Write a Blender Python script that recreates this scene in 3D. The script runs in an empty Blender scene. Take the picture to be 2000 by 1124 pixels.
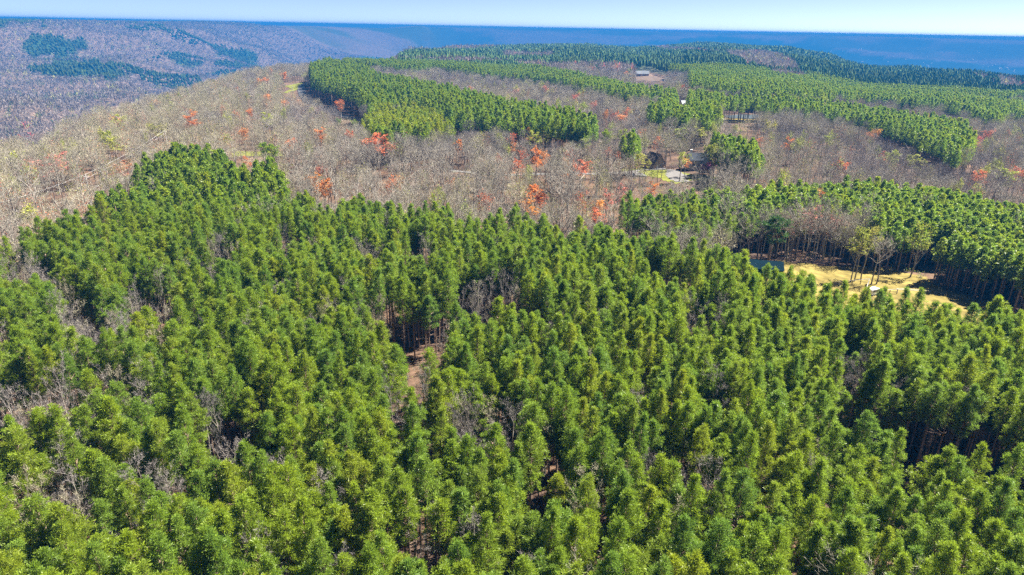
import bpy, math, random
import numpy as np
from mathutils import Matrix, Vector

SC = bpy.context.scene
COL = SC.collection
random.seed(7)
RNG = np.random.default_rng(11)

# ------------------------------------------------------------------ camera, world, sun, exposure
CAM_H = 60.0
FPX, CX, CY = 1333.0, 1000.0, 562.0          # focal length and centre in photograph pixels
PITCH, ROLL = math.radians(20.86), math.radians(1.12)
_F = np.array([0, math.cos(PITCH), -math.sin(PITCH)])
_R0 = np.array([1.0, 0, 0]); _U0 = np.array([0, math.sin(PITCH), math.cos(PITCH)])
_R = _R0 * math.cos(ROLL) + _U0 * math.sin(ROLL)
_U = _U0 * math.cos(ROLL) - _R0 * math.sin(ROLL)
cam_data = bpy.data.cameras.new('camera'); cam = bpy.data.objects.new('camera', cam_data)
COL.objects.link(cam); SC.camera = cam
cam.matrix_world = Matrix(((_R[0], _U[0], -_F[0], 0), (_R[1], _U[1], -_F[1], 0), (_R[2], _U[2], -_F[2], CAM_H), (0, 0, 0, 1)))
cam_data.sensor_width = 36.0; cam_data.lens = 36.0 * FPX / 2000.0
cam_data.clip_start = 0.5; cam_data.clip_end = 40000.0

SUN_AZ, SUN_EL = math.radians(66.0), math.radians(53.0)   # clockwise from straight ahead
SUN_STRENGTH, SKY_STRENGTH, EXPOSURE = 5.0, 0.052, 2.4
world = bpy.data.worlds.new('World'); SC.world = world; world.use_nodes = True
wn = world.node_tree.nodes; wl = world.node_tree.links; wn.clear()
sky = wn.new('ShaderNodeTexSky'); sky.sky_type = 'NISHITA'; sky.sun_disc = False
sky.sun_elevation = SUN_EL; sky.sun_rotation = SUN_AZ; sky.altitude = 500; sky.air_density = 0.155
sky.dust_density = 0.4; sky.ozone_density = 0.3
bg = wn.new('ShaderNodeBackground'); bg.inputs['Strength'].default_value = SKY_STRENGTH
wo = wn.new('ShaderNodeOutputWorld'); wl.new(sky.outputs[0], bg.inputs[0]); wl.new(bg.outputs[0], wo.inputs[0])
sl = bpy.data.lights.new('sun', 'SUN'); sl.energy = SUN_STRENGTH; sl.angle = math.radians(0.53); sl.color = (1.0, 0.95, 0.86)
so = bpy.data.objects.new('sun', sl); COL.objects.link(so); so.location = (200, 100, 300)
sdir = Vector((math.sin(SUN_AZ) * math.cos(SUN_EL), math.cos(SUN_AZ) * math.cos(SUN_EL), math.sin(SUN_EL)))
so.rotation_euler = sdir.to_track_quat('Z', 'Y').to_euler()
vs = SC.view_settings; vs.view_transform = 'Standard'; vs.look = 'None'; vs.exposure = EXPOSURE; vs.gamma = 1.0
vs.use_curve_mapping = False
SC.render.engine = 'CYCLES'
cy = SC.cycles
cy.max_bounces = 6; cy.diffuse_bounces = 4; cy.glossy_bounces = 1; cy.transmission_bounces = 3; cy.volume_bounces = 0
cy.transparent_max_bounces = 8; cy.use_adaptive_sampling = True; cy.adaptive_threshold = 0.015
cy.use_denoising = False
HAZE_DENSITY, HAZE_COLOR = 2.7e-4, (0.010, 0.130, 0.37)

# ------------------------------------------------------------------ geometry helpers
def ray(u, v):
    d = _F * FPX + _R * (u - CX) + _U * (CY - v)
    return d / np.linalg.norm(d)

def project(x, y, z):
    q0, q1, q2 = x, y, z - CAM_H
    dep = q0 * _F[0] + q1 * _F[1] + q2 * _F[2]
    dd = np.where(np.abs(dep) < 1e-3, 1e-3, dep)
    u = CX + FPX * (q0 * _R[0] + q1 * _R[1] + q2 * _R[2]) / dd
    v = CY - FPX * (q0 * _U[0] + q1 * _U[1] + q2 * _U[2]) / dd
    return u, v, dep

def _hash(ix, iy, s):
    n = (ix.astype(np.int64) * 374761393 + iy.astype(np.int64) * 668265263 + s * 974634777) & 0x7fffffff
    n = ((n ^ (n >> 13)) * 1274126177) & 0x7fffffff
    return ((n ^ (n >> 16)) & 0xffff) / 65535.0

def vnoise(x, y, s=0):
    x = np.asarray(x, float); y = np.asarray(y, float)
    ix, iy = np.floor(x), np.floor(y); fx, fy = x - ix, y - iy
    fx = fx * fx * (3 - 2 * fx); fy = fy * fy * (3 - 2 * fy)
    a, b = _hash(ix, iy, s), _hash(ix + 1, iy, s); c, d = _hash(ix, iy + 1, s), _hash(ix + 1, iy + 1, s)
    return (a * (1 - fx) + b * fx) * (1 - fy) + (c * (1 - fx) + d * fx) * fy

def fbm(x, y, s=0, o=4):
    t, a, n = 0, 0.5, 0
    for k in range(o):
        t = t + a * vnoise(x * 2 ** k, y * 2 ** k, s + k); n += a; a *= 0.55
    return t / n

def sstep(a, b, x):
    t = np.clip((x - a) / (b - a), 0, 1); return t * t * (3 - 2 * t)

# terrain: a level plateau, a deep valley beyond its edge and the facing ridges (knots by bearing)
_KU = np.array([0, 200, 330, 480, 600, 750, 800, 900, 1000, 1150, 1250, 1400, 1500, 1600, 1700, 1850, 2000.])
_KB = np.array([math.atan2(*ray(u, 53.5 + 0.0195 * (u - 1000))[:2]) for u in _KU])
_r1 = np.array([330, 470, 580, 780, 900, 1000, 1350, 2000, 2100, 2400, 2400, 2800, 2700, 2400, 1900, 1700, 1500.])
_z1 = np.array([0, 0, 0, -1, -1, -2, -2, -5, -10, 2, -6, 10, 2, -8, -22, -21, -21.])
_r2 = _r1 + np.array([450, 500, 600, 700, 800, 1000, 1100, 900, 900, 900, 900, 900, 900, 900, 900, 1000, 1100.])
_z2 = np.array([-150, -170, -190, -200, -205, -210, -215, -220, -230, -230, -230, -230, -230, -235, -235, -240, -240.])
_r3 = np.array([1350, 1500, 1800, 2300, 3000, 3800, 4300, 5200, 5500, 5500, 5500, 5500, 5500, 5500, 5300, 5100, 5000.])
_z3 = np.array([-62, -90, -170, -200, -215, -220, -220, -220, -230, -235, -235, -235, -235, -235, -240, -240, -240.])
_r4 = np.array([1800, 1900, 2300, 3000, 4500, 5600, 6000, 7300, 7300, 7300, 7300, 7300, 7300, 7300, 7200, 7200, 7200.])
_z4 = np.array([-120, -125, -140, -160, -170, -180, -180, -190, -200, -205, -205, -205, -205, -205, -210, -210, -210.])
_r5 = np.array([3300, 3700, 4300, 5400, 6300, 7200, 7300, 9500, 9500, 9500, 9500, 9500, 9500, 9500, 9500, 9500, 9500.])
_vt = np.array([37, 39.5, 41, 44, 47, 53.5, 51, 52.5, 54.5, 57.5, 59.5, 62.5, 64.5, 66.5, 69.5, 73, 76.5])
_z5 = np.array([CAM_H + r * (lambda d: d[2] / math.hypot(d[0], d[1]))(ray(u, v)) - 17 for u, v, r in zip(_KU, _vt, _r5)])
_z6 = CAM_H + (_z5 + 17 - CAM_H) * (12300 / _r5) + np.array([-70, -70, -70, -60, -40, -14, -20, -10, -8, -8, -8, -8, -8, -8, -8, -8, -8.])

def terrain(x, y):
    x = np.asarray(x, float); y = np.asarray(y, float)
    r = np.hypot(x, y); b = np.clip(np.arctan2(x, y), _KB[0], _KB[-1])
    # bend the bearings a little so the slopes do not run in straight spokes
    b = b + 0.05 * (fbm(x / 900, y / 900, 5, 3) - 0.5) * sstep(600, 2000, r)
    g = lambda k: np.interp(b, _KB, k)
    R = [np.zeros_like(r), g(_r1), g(_r2), g(_r3), g(_r4), g(_r5), np.full_like(r, 12700.)]
    Z = [np.zeros_like(r), g(_z1), g(_z2), g(_z3), g(_z4), g(_z5), g(_z6)]
    z = Z[6].copy()
    for k in range(5, -1, -1):
        t = (r - R[k]) / (R[k + 1] - R[k]); t = np.clip(t, 0, 1)
        s = t * t * (3 - 2 * t) if k not in (0, 5) else t
        z = np.where(r < R[k + 1], Z[k] + (Z[k + 1] - Z[k]) * s, z)
    on = 1 - sstep(0, 250, r - R[1])
    z = z + on * (5 + 7 * sstep(700, 1800, r)) * 2 * (fbm(x / 260, y / 260, 21, 3) - 0.5) * sstep(230, 600, r)
    slope = (1 - on) * (1 - sstep(-900, 0, r - R[5])) * sstep(0, 300, r - R[1])
    rid = 1 - np.abs(2 * fbm(x / 760, y / 760, 33, 4) - 1)
    z = z + 20 * np.exp(-((b - math.atan2(*ray(822, 48)[:2])) / 0.034) ** 2 - ((r - 7300) / 900) ** 2)
    z = z + 16 * (fbm(x / 1500, y / 1500, 57, 3) - 0.5) * sstep(-700, 0, r - R[5])
    return z + slope * (rid - 0.75) * 135 + (1 - on) * (fbm(x / 500, y / 500, 44, 3) - 0.5) * 10 * (1 - slope)

def hit(u, v, h=0.0, rmax=5000):
    """The ground point under pixel (u, v); with h, the foot of something whose top, h high, shows there."""
    d = ray(u, v); t = np.concatenate([np.arange(30, 800, 1.0), np.arange(800, rmax, 4.0)])
    px, py, pz = d[0] * t, d[1] * t, CAM_H + d[2] * t
    below = np.nonzero(pz < terrain(px, py) + h)[0]
    i = below[0] if len(below) else len(t) - 1
    return np.array([px[i], py[i], float(terrain(px[i], py[i]))])

def in_poly(u, v, poly):
    u = np.asarray(u); v = np.asarray(v); ins = np.zeros(u.shape, bool); n = len(poly)
    for i in range(n):
        (x1, y1), (x2, y2) = poly[i], poly[(i + 1) % n]
        if y1 == y2: continue
        c = ((y1 > v) != (y2 > v)) & (u < (x2 - x1) * (v - y1) / (y2 - y1) + x1)
        ins ^= c
    return ins

class Geo:
    """Collects triangles (with material index, tone and colour) and becomes ONE mesh."""
    def __init__(s): s.v, s.t, s.m, s.tone, s.n = [], [], [], [], 0
    def add(s, v, t, m=0, tone=None):
        v = np.asarray(v, float).reshape(-1, 3); t = np.asarray(t, int).reshape(-1, 3)
        s.v.append(v); s.t.append(t + s.n); s.m.append(np.full(len(t), m)); s.n += len(v)
        s.tone.append(np.full(len(v), 0.5) if tone is None else np.broadcast_to(np.asarray(tone, float), (len(v),)))
    def tube(s, pts, rad, sides=5, m=0, tone=None, cap=True):
        pts = np.asarray(pts, float); k = len(pts); rad = np.broadcast_to(np.asarray(rad, float), (k,))
        d = np.gradient(pts, axis=0); d /= np.linalg.norm(d, axis=1)[:, None] + 1e-9
        ref = np.array([1.0, 0, 0]) if abs(d[0][0]) < 0.8 else np.array([0, 1.0, 0])
        a = np.cross(d, ref); a /= np.linalg.norm(a, axis=1)[:, None] + 1e-9; b = np.cross(d, a)
        th = np.arange(sides) * 2 * math.pi / sides
        ring = pts[:, None] + rad[:, None, None] * (a[:, None] * np.cos(th)[None, :, None] + b[:, None] * np.sin(th)[None, :, None])
        v = ring.reshape(-1, 3); t = []
        for i in range(k - 1):
            for j in range(sides):
                p, q = i * sides + j, i * sides + (j + 1) % sides
                t += [(p, p + sides, q + sides), (p, q + sides, q)]
        if cap:
            for j in range(1, sides - 1):
                t.append((0, j + 1, j)); o = (k - 1) * sides; t.append((o, o + j, o + j + 1))
        s.add(v, t, m, tone)
    def box(s, c, size, m=0, rz=0.0):
        x, y, z = np.asarray(size, float) / 2
        v = np.array([[sx * x, sy * y, sz * z] for sz in (-1, 1) for sy in (-1, 1) for sx in (-1, 1)])
        co, si = math.cos(rz), math.sin(rz); v = v @ np.array([[co, si, 0], [-si, co, 0], [0, 0, 1]]) + np.asarray(c, float)
        t = [(0, 2, 3), (0, 3, 1), (4, 5, 7), (4, 7, 6), (0, 1, 5), (0, 5, 4), (2, 6, 7), (2, 7, 3), (0, 4, 6), (0, 6, 2), (1, 3, 7), (1, 7, 5)]
        s.add(v, t, m)
    def poly(s, pts, m=0):
        n = len(pts); s.add(pts, [(0, i, i + 1) for i in range(1, n - 1)], m)
    def slab(s, pts, off, m=0):
        """A plate: polygon pts extruded by vector off."""
        p = np.asarray(pts, float); n = len(p); q = p + np.asarray(off, float)
        t = [(0, i, i + 1) for i in range(1, n - 1)] + [(n, n + i + 1, n + i) for i in range(1, n - 1)]
        for i in range(n): j = (i + 1) % n; t += [(i, n + j, j), (i, n + i, n + j)]
        s.add(np.vstack([p, q]), t, m)
    def blades(s, base, tip, width, m=0, tone=None, rng=RNG):
        """Slender triangles from base to tip, width across at the base, turned at random."""
        base = np.asarray(base); tip = np.asarray(tip); n = len(base)
        d = tip - base; w = np.cross(d, rng.normal(size=(n, 3))); w /= np.linalg.norm(w, axis=1)[:, None] + 1e-9
        w *= np.broadcast_to(np.asarray(width, float), (n,))[:, None] / 2
        v = np.stack([base - w, base + w, tip], 1).reshape(-1, 3)
        s.add(v, np.arange(3 * n).reshape(n, 3), m, None if tone is None else np.repeat(np.broadcast_to(tone, (n,)), 3))
    def leaves(s, c, size, m=0, tone=None, rng=RNG):
        """Small four-cornered leaf sprays, each two triangles, facing anyhow."""
        n = len(c); a = rng.normal(size=(n, 3)); a /= np.linalg.norm(a, axis=1)[:, None]
        b = np.cross(a, rng.normal(size=(n, 3))); b /= np.linalg.norm(b, axis=1)[:, None] + 1e-9
        sz = np.broadcast_to(np.asarray(size, float), (n,))[:, None]; a = a * sz; b = b * sz * 0.6
        v = np.stack([c - a, c + b, c + a, c - b], 1).reshape(-1, 3); i = np.arange(n)[:, None] * 4
        t = np.concatenate([i + [0, 1, 2], i + [0, 2, 3]], 1).reshape(-1, 3)
        s.add(v, t, m, None if tone is None else np.repeat(np.broadcast_to(tone, (n,)), 4))
    def mesh(s, name, mats, colors=None, smooth=False):
        v = np.vstack(s.v).astype(np.float32); t = np.vstack(s.t).astype(np.int32); m = np.concatenate(s.m).astype(np.int32)
        me = bpy.data.meshes.new(name); me.vertices.add(len(v)); me.vertices.foreach_set('co', v.ravel())
        me.loops.add(len(t) * 3); me.loops.foreach_set('vertex_index', t.ravel())
        me.polygons.add(len(t)); me.polygons.foreach_set('loop_start', np.arange(0, len(t) * 3, 3, dtype=np.int32))
        me.polygons.foreach_set('material_index', m)
        me.polygons.foreach_set('use_smooth', np.full(len(t), smooth, bool))
        at = me.attributes.new('tone', 'FLOAT', 'POINT'); at.data.foreach_set('value', np.concatenate(s.tone).astype(np.float32))
        if colors is not None:
            ca = me.attributes.new('tint', 'FLOAT_COLOR', 'POINT')
            ca.data.foreach_set('color', np.c_[colors, np.ones(len(colors))].astype(np.float32).ravel())
        for k in mats: me.materials.append(k)
        me.update(); me.validate(); return me
    def obj(s, name, mats, parent=None, **kw):
        return link(name, s.mesh(name, mats if isinstance(mats, (list, tuple)) else [mats], **kw), parent)

def link(name, data, parent=None, loc=None, rz=None):
    o = bpy.data.objects.new(name, data); COL.objects.link(o)
    if parent is not None: o.parent = parent
    if loc is not None: o.location = loc
    if rz is not None: o.rotation_euler = (0, 0, rz)
    return o

def tag(o, label, cat, group=None):
    o['label'] = label; o['category'] = cat
    if group: o['group'] = group
    return o

def thing(name, label, cat, loc, rz=0.0, group=None):
    return tag(link(name, None, None, loc, rz), label, cat, group)

# ------------------------------------------------------------------ materials
def mat(name, color, rough=0.8, spec=0.2, noise=None, metallic=0.0):
    """Principled colour with two scales of object-space noise between dark and light shades of it."""
    m = bpy.data.materials.new(name); m.use_nodes = True; n = m.node_tree.nodes; l = m.node_tree.links
    p = n['Principled BSDF']; p.inputs['Roughness'].default_value = rough; p.inputs['Specular IOR Level'].default_value = spec
    p.inputs['Metallic'].default_value = metallic
    if noise is None: noise = (4.0, 0.25)
    tc = n.new('ShaderNodeTexCoord'); nt = n.new('ShaderNodeTexNoise'); nt.inputs['Scale'].default_value = noise[0]; nt.inputs['Detail'].default_value = 5
    l.new(tc.outputs['Object'], nt.inputs['Vector'])
    cr = n.new('ShaderNodeValToRGB'); c = np.array(color)
    cr.color_ramp.elements[0].position = 0.3; cr.color_ramp.elements[1].position = 0.7
    cr.color_ramp.elements[0].color = (*(c * (1 - noise[1])), 1); cr.color_ramp.elements[1].color = (*(c * (1 + noise[1])), 1)
    l.new(nt.outputs[0], cr.inputs[0]); l.new(cr.outputs[0], p.inputs['Base Color'])
    return m

def leaf_mat(name, cols, trans=0.3, rough=0.5, spec=0.3, tonevar=0.5):
    """Foliage: colour picked per tree from cols, varied per tuft by the tone attribute; lets light through."""
    m = bpy.data.materials.new(name); m.use_nodes = True; n = m.node_tree.nodes; l = m.node_tree.links
    out = n['Material Output']; p = n['Principled BSDF']; p.inputs['Roughness'].default_value = rough; p.inputs['Specular IOR Level'].default_value = spec
    oi = n.new('ShaderNodeObjectInfo'); cr = n.new('ShaderNodeValToRGB')
    els = cr.color_ramp.elements; k = len(cols)
    while len(els) < k: els.new(0.5)
    for i, c in enumerate(cols): els[i].position = i / max(1, k - 1); els[i].color = (*c, 1)
    l.new(oi.outputs['Random'], cr.inputs[0])
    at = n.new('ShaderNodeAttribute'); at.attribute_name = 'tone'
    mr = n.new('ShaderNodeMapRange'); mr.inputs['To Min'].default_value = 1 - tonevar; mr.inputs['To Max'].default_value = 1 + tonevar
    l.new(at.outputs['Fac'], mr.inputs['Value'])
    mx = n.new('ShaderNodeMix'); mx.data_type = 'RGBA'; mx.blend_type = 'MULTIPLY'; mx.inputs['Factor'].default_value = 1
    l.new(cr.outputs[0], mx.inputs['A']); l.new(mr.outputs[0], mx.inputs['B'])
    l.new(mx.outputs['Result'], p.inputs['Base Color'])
    tr = n.new('ShaderNodeBsdfTranslucent'); l.new(mx.outputs['Result'], tr.inputs['Color'])
    ms = n.new('ShaderNodeMixShader'); ms.inputs[0].default_value = trans
    l.new(p.outputs[0], ms.inputs[1]); l.new(tr.outputs[0], ms.inputs[2]); l.new(ms.outputs[0], out.inputs['Surface'])
    return m

def tint_mat(name, trans=0.25, rough=0.7):
    m = bpy.data.materials.new(name); m.use_nodes = True; n = m.node_tree.nodes; l = m.node_tree.links
    p = n['Principled BSDF']; p.inputs['Roughness'].default_value = rough; p.inputs['Specular IOR Level'].default_value = 0.15
    at = n.new('ShaderNodeAttribute'); at.attribute_name = 'tint'; l.new(at.outputs['Color'], p.inputs['Base Color'])
    tr = n.new('ShaderNodeBsdfTranslucent'); l.new(at.outputs['Color'], tr.inputs['Color'])
    ms = n.new('ShaderNodeMixShader'); ms.inputs[0].default_value = trans
    l.new(p.outputs[0], ms.inputs[1]); l.new(tr.outputs[0], ms.inputs[2]); l.new(ms.outputs[0], n['Material Output'].inputs['Surface'])
    return m

M_NEEDLE = leaf_mat('pine_needles', [(0.110, 0.185, 0.024), (0.150, 0.220, 0.019), (0.180, 0.240, 0.015), (0.130, 0.205, 0.028), (0.205, 0.245, 0.016)], 0.52, 0.42, 0.28, 0.5)
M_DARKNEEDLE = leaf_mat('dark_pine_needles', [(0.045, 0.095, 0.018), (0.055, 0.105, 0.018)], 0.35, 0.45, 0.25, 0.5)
M_YOUNG = leaf_mat('young_pine_needles', [(0.180, 0.245, 0.016), (0.215, 0.260, 0.014), (0.245, 0.265, 0.016)], 0.45, 0.42, 0.32, 0.5)
M_PBARK = mat('pine_bark', (0.22, 0.155, 0.115), 0.9, 0.1, (1.5, 0.4))
M_BARK = mat('grey_bark', (0.26, 0.23, 0.195), 0.9, 0.1, (0.8, 0.35))
M_DARKBARK = mat('dark_bark', (0.13, 0.105, 0.09), 0.9, 0.1, (0.8, 0.35))
M_TWIG = leaf_mat('bare_twigs', [(0.195, 0.177, 0.143), (0.305, 0.280, 0.232), (0.231, 0.211, 0.177), (0.334, 0.305, 0.256)], 0.1, 0.8, 0.1, 0.45)
M_TANTWIG = leaf_mat('tan_twigs', [(0.241, 0.211, 0.143), (0.334, 0.305, 0.216), (0.203, 0.177, 0.128), (0.305, 0.275, 0.197)], 0.1, 0.8, 0.1, 0.45)
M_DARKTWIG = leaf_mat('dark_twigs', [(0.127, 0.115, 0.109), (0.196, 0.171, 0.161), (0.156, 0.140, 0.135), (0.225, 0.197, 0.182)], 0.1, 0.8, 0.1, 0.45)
M_RED = leaf_mat('red_buds', [(0.50, 0.115, 0.045), (0.54, 0.15, 0.05), (0.48, 0.11, 0.07), (0.54, 0.17, 0.045)], 0.4, 0.6, 0.2, 0.45)
M_ORANGE = leaf_mat('orange_buds', [(0.549, 0.204, 0.040), (0.531, 0.168, 0.036), (0.549, 0.256, 0.044)], 0.35, 0.6, 0.2, 0.45)
M_LIME = leaf_mat('young_leaves', [(0.250, 0.290, 0.030), (0.330, 0.341, 0.040), (0.220, 0.280, 0.025), (0.330, 0.309, 0.049)], 0.35, 0.6, 0.2, 0.4)
M_ROSE = leaf_mat('rose_buds', [(0.44, 0.15, 0.11), (0.47, 0.18, 0.13), (0.45, 0.15, 0.12)], 0.35, 0.6, 0.2, 0.4)
M_PINK = leaf_mat('pink_blossom', [(0.423, 0.108, 0.262), (0.423, 0.108, 0.262)], 0.3, 0.6, 0.2, 0.35)
M_TINT = tint_mat('distant_foliage')

# ------------------------------------------------------------------ haze and ground
def haze_box():
    g = Geo(); x0, x1, y0, y1, z0, z1 = -12300, 12300, -700, 12300, -420, 66.5
    g.box(((x0 + x1) / 2, (y0 + y1) / 2, (z0 + z1) / 2), (x1 - x0, y1 - y0, z1 - z0))
    m = bpy.data.materials.new('haze'); m.use_nodes = True; n = m.node_tree.nodes; l = m.node_tree.links
    n.remove(n['Principled BSDF']); pv = n.new('ShaderNodeVolumePrincipled')
    pv.inputs['Color'].default_value = (*HAZE_COLOR, 1); pv.inputs['Density'].default_value = HAZE_DENSITY
    pv.inputs['Anisotropy'].default_value = 0.0
    l.new(pv.outputs[0], n['Material Output'].inputs['Volume'])
    o = g.obj('haze', m); o['kind'] = 'stuff'; o['label'] = 'thin blue haze over the far hills'
    return o
haze_box()

def ground_mat():
    m = bpy.data.materials.new('forest_floor'); m.use_nodes = True; n = m.node_tree.nodes; l = m.node_tree.links
    p = n['Principled BSDF']; p.inputs['Roughness'].default_value = 0.95; p.inputs['Specular IOR Level'].default_value = 0.1
    geo = n.new('ShaderNodeNewGeometry')
    def noise(sc, det=6):
        t = n.new('ShaderNodeTexNoise'); t.inputs['Scale'].default_value = sc; t.inputs['Detail'].default_value = det
        l.new(geo.outputs['Position'], t.inputs['Vector']); return t
    at = n.new('ShaderNodeAttribute'); at.attribute_name = 'tint'
    a, b, c = noise(0.9, 8), noise(0.07, 5), noise(0.045, 4)
    r1 = n.new('ShaderNodeValToRGB'); r1.color_ramp.elements[0].position = 0.3; r1.color_ramp.elements[1].position = 0.72
    r1.color_ramp.elements[0].color = (0.55, 0.5, 0.45, 1); r1.color_ramp.elements[1].color = (1.5, 1.4, 1.3, 1)
    l.new(a.outputs[0], r1.inputs[0])
    r2 = n.new('ShaderNodeValToRGB'); r2.color_ramp.elements[0].position = 0.35; r2.color_ramp.elements[1].position = 0.65
    r2.color_ramp.elements[0].color = (0.7, 0.7, 0.75, 1); r2.color_ramp.elements[1].color = (1.25, 1.15, 1.0, 1)
    l.new(b.outputs[0], r2.inputs[0])
    def mul(x, y):
        q = n.new('ShaderNodeMix'); q.data_type = 'RGBA'; q.blend_type = 'MULTIPLY'; q.inputs['Factor'].default_value = 1
        l.new(x, q.inputs['A']); l.new(y, q.inputs['B']); return q.outputs['Result']
    l.new(mul(mul(at.outputs['Color'], r1.outputs[0]), r2.outputs[0]), p.inputs['Base Color'])
    bp = n.new('ShaderNodeBump'); bp.inputs['Strength'].default_value = 1.0; bp.inputs['Distance'].default_value = 9.0
    l.new(c.outputs[0], bp.inputs['Height']); l.new(bp.outputs[0], p.inputs['Normal'])
    return m

C_LITTER = np.array([0.078, 0.055, 0.041]); C_BARE = np.array([0.13, 0.100, 0.085]); C_PINE = np.array([0.025, 0.055, 0.020])
# ------------------------------------------------------------------ where the pines stand (outlines of stand tops as they show from the drone)
NEAR_STAND = [(-900, 1700), (-900, 640), (-100, 505), (0, 468), (90, 437), (183, 408), (193, 368), (240, 335), (282, 312), (330, 291), (432, 288),
              (446, 322), (498, 338), (502, 318), (545, 326), (562, 357), (640, 380), (800, 397), (893, 407), (908, 440), (926, 417), (1000, 410),
              (1100, 417), (1170, 434), (1200, 448), (1330, 464), (1400, 484), (1440, 501), (1520, 541), (1640, 561), (1700, 570), (1760, 579), (1880, 595),
              (2000, 612), (2200, 640), (3000, 700), (3000, 1700)]
RIGHT_STAND = [(1222, 385), (1245, 364), (1300, 356), (1400, 349), (1550, 343), (1700, 337), (1850, 351), (2000, 383), (2300, 430), (2300, 560),
               (2000, 490), (1900, 462), (1800, 450), (1740, 438), (1690, 430), (1712, 408), (1690, 392), (1600, 378), (1500, 384), (1440, 394),
               (1388, 402), (1402, 426), (1392, 424), (1300, 418), (1190, 408), (1215, 395)]
MID_BLOCK = [(598, 146), (606, 128), (640, 119), (700, 128), (735, 148), (850, 166), (950, 190), (1050, 211), (1172, 242), (1150, 250), (1090, 246),
             (960, 232), (885, 226), (872, 204), (800, 190), (740, 196), (712, 196), (690, 180), (640, 165), (602, 154)]
BRIGHT_BLOCK = [(706, 214), (738, 196), (800, 190), (860, 203), (884, 236), (868, 244), (800, 246), (760, 252), (722, 240), (703, 232)]
LONG_BAND = [(322, 143), (420, 121), (500, 108), (600, 107), (740, 111), (860, 114), (1000, 120), (1060, 130), (1160, 148), (1240, 163), (1330, 174),
             (1420, 181), (1500, 188), (1600, 196), (1730, 211), (1880, 231), (1906, 262), (1896, 284), (1868, 290), (1830, 270), (1760, 245), (1660, 222),
             (1560, 206), (1460, 198), (1390, 192), (1320, 183), (1240, 178), (1130, 161), (1080, 151), (1000, 145), (930, 137), (850, 126), (780, 129),
             (700, 121), (640, 113), (600, 117), (480, 116), (400, 130), (340, 141)]
MID_CLUMP = [(1262, 206), (1300, 186), (1322, 181), (1326, 202), (1345, 205), (1345, 182), (1370, 194), (1402, 205), (1410, 222), (1370, 226), (1330, 222), (1270, 216)]
FAR_STAND = [(766, 108), (800, 96), (900, 96), (1000, 86), (1100, 85), (1250, 85), (1300, 95), (1415, 100), (1450, 115), (1500, 130), (1640, 136), (1800, 150),
             (1950, 190), (1976, 214), (1950, 224), (1850, 200), (1720, 189), (1600, 179), (1500, 177), (1440, 171), (1400, 164), (1350, 158), (1345, 134),
             (1290, 129), (1220, 121), (1120, 119), (1085, 121), (1000, 115), (900, 111)]
FAR_RIDGE = [(1250, 82), (1330, 74), (1400, 68), (1500, 76), (1600, 86), (1700, 107), (1800, 114), (1850, 117), (2000, 129), (2200, 150), (2200, 175), (2000, 152),
             (1900, 140), (1800, 136), (1700, 124), (1600, 117), (1500, 111), (1440, 100), (1330, 92)]
HOUSE_PINES = [(1213, 268), (1228, 263), (1300, 288), (1312, 296), (1306, 302), (1262, 300), (1230, 288), (1212, 280)]
BACK_PINES = [(1326, 266), (1360, 260), (1400, 262), (1492, 288), (1488, 300), (1440, 292), (1390, 284), (1330, 280)]
MIXED = [(1400, 98), (1700, 122), (1900, 140), (1960, 190), (1800, 152), (1640, 138), (1560, 132), (1555, 122), (1545, 110), (1490, 96)]
HILL_PINES = [[(38, 84), (60, 68), (105, 62), (160, 74), (178, 92), (130, 104), (80, 104), (50, 98)],
              [(40, 128), (110, 118), (180, 112), (270, 138), (240, 150), (160, 144), (90, 140)],
              [(312, 104), (340, 104), (396, 122), (370, 126), (330, 118)], [(424, 102), (440, 90), (500, 106), (500, 116), (470, 116)],
              [(-100, 30), (100, 38), (90, 42), (-100, 44)]]
PINE_POLYS = [NEAR_STAND, RIGHT_STAND, MID_BLOCK, BRIGHT_BLOCK, LONG_BAND, MID_CLUMP, FAR_STAND, FAR_RIDGE, MIXED, HOUSE_PINES, BACK_PINES]
BARE_IN_FAR = [[(1418, 98), (1490, 96), (1545, 110), (1555, 120), (1500, 126), (1450, 114)], [(980, 98), (1080, 100), (1085, 107), (985, 110)],
               [(765, 112), (880, 108), (1000, 114), (900, 118)],
               [(1500, 134), (1560, 140), (1590, 146), (1520, 144)]]
# gaps of bare young hardwoods inside the near stand: centre, half width, half height (of the tree tops)
GAPS = [(45, 500, 55, 22), (150, 590, 50, 42), (290, 562, 55, 34), (215, 600, 40, 20), (60, 745, 60, 26), (210, 705, 45, 30), (440, 800, 62, 48), (800, 715, 45, 40),
        (945, 785, 60, 36), (85, 905, 85, 50), (1300, 850, 58, 34), (1385, 882, 42, 30), (1395, 745, 30, 24), (965, 535, 55, 24), (600, 595, 24, 20), (425, 470, 26, 26),
        (300, 880, 34, 26), (640, 905, 26, 18), (1520, 900, 40, 22), (1080, 812, 34, 26), (240, 960, 30, 24), (1380, 590, 40, 22), (700, 585, 24, 16), (815, 470, 26, 18),
        (560, 440, 30, 16), (1250, 760, 30, 18), (500, 1000, 24, 18), (180, 815, 26, 20), (1660, 690, 36, 16), (1820, 900, 26, 16), (1080, 600, 40, 18), (730, 470, 20, 16)]
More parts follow.
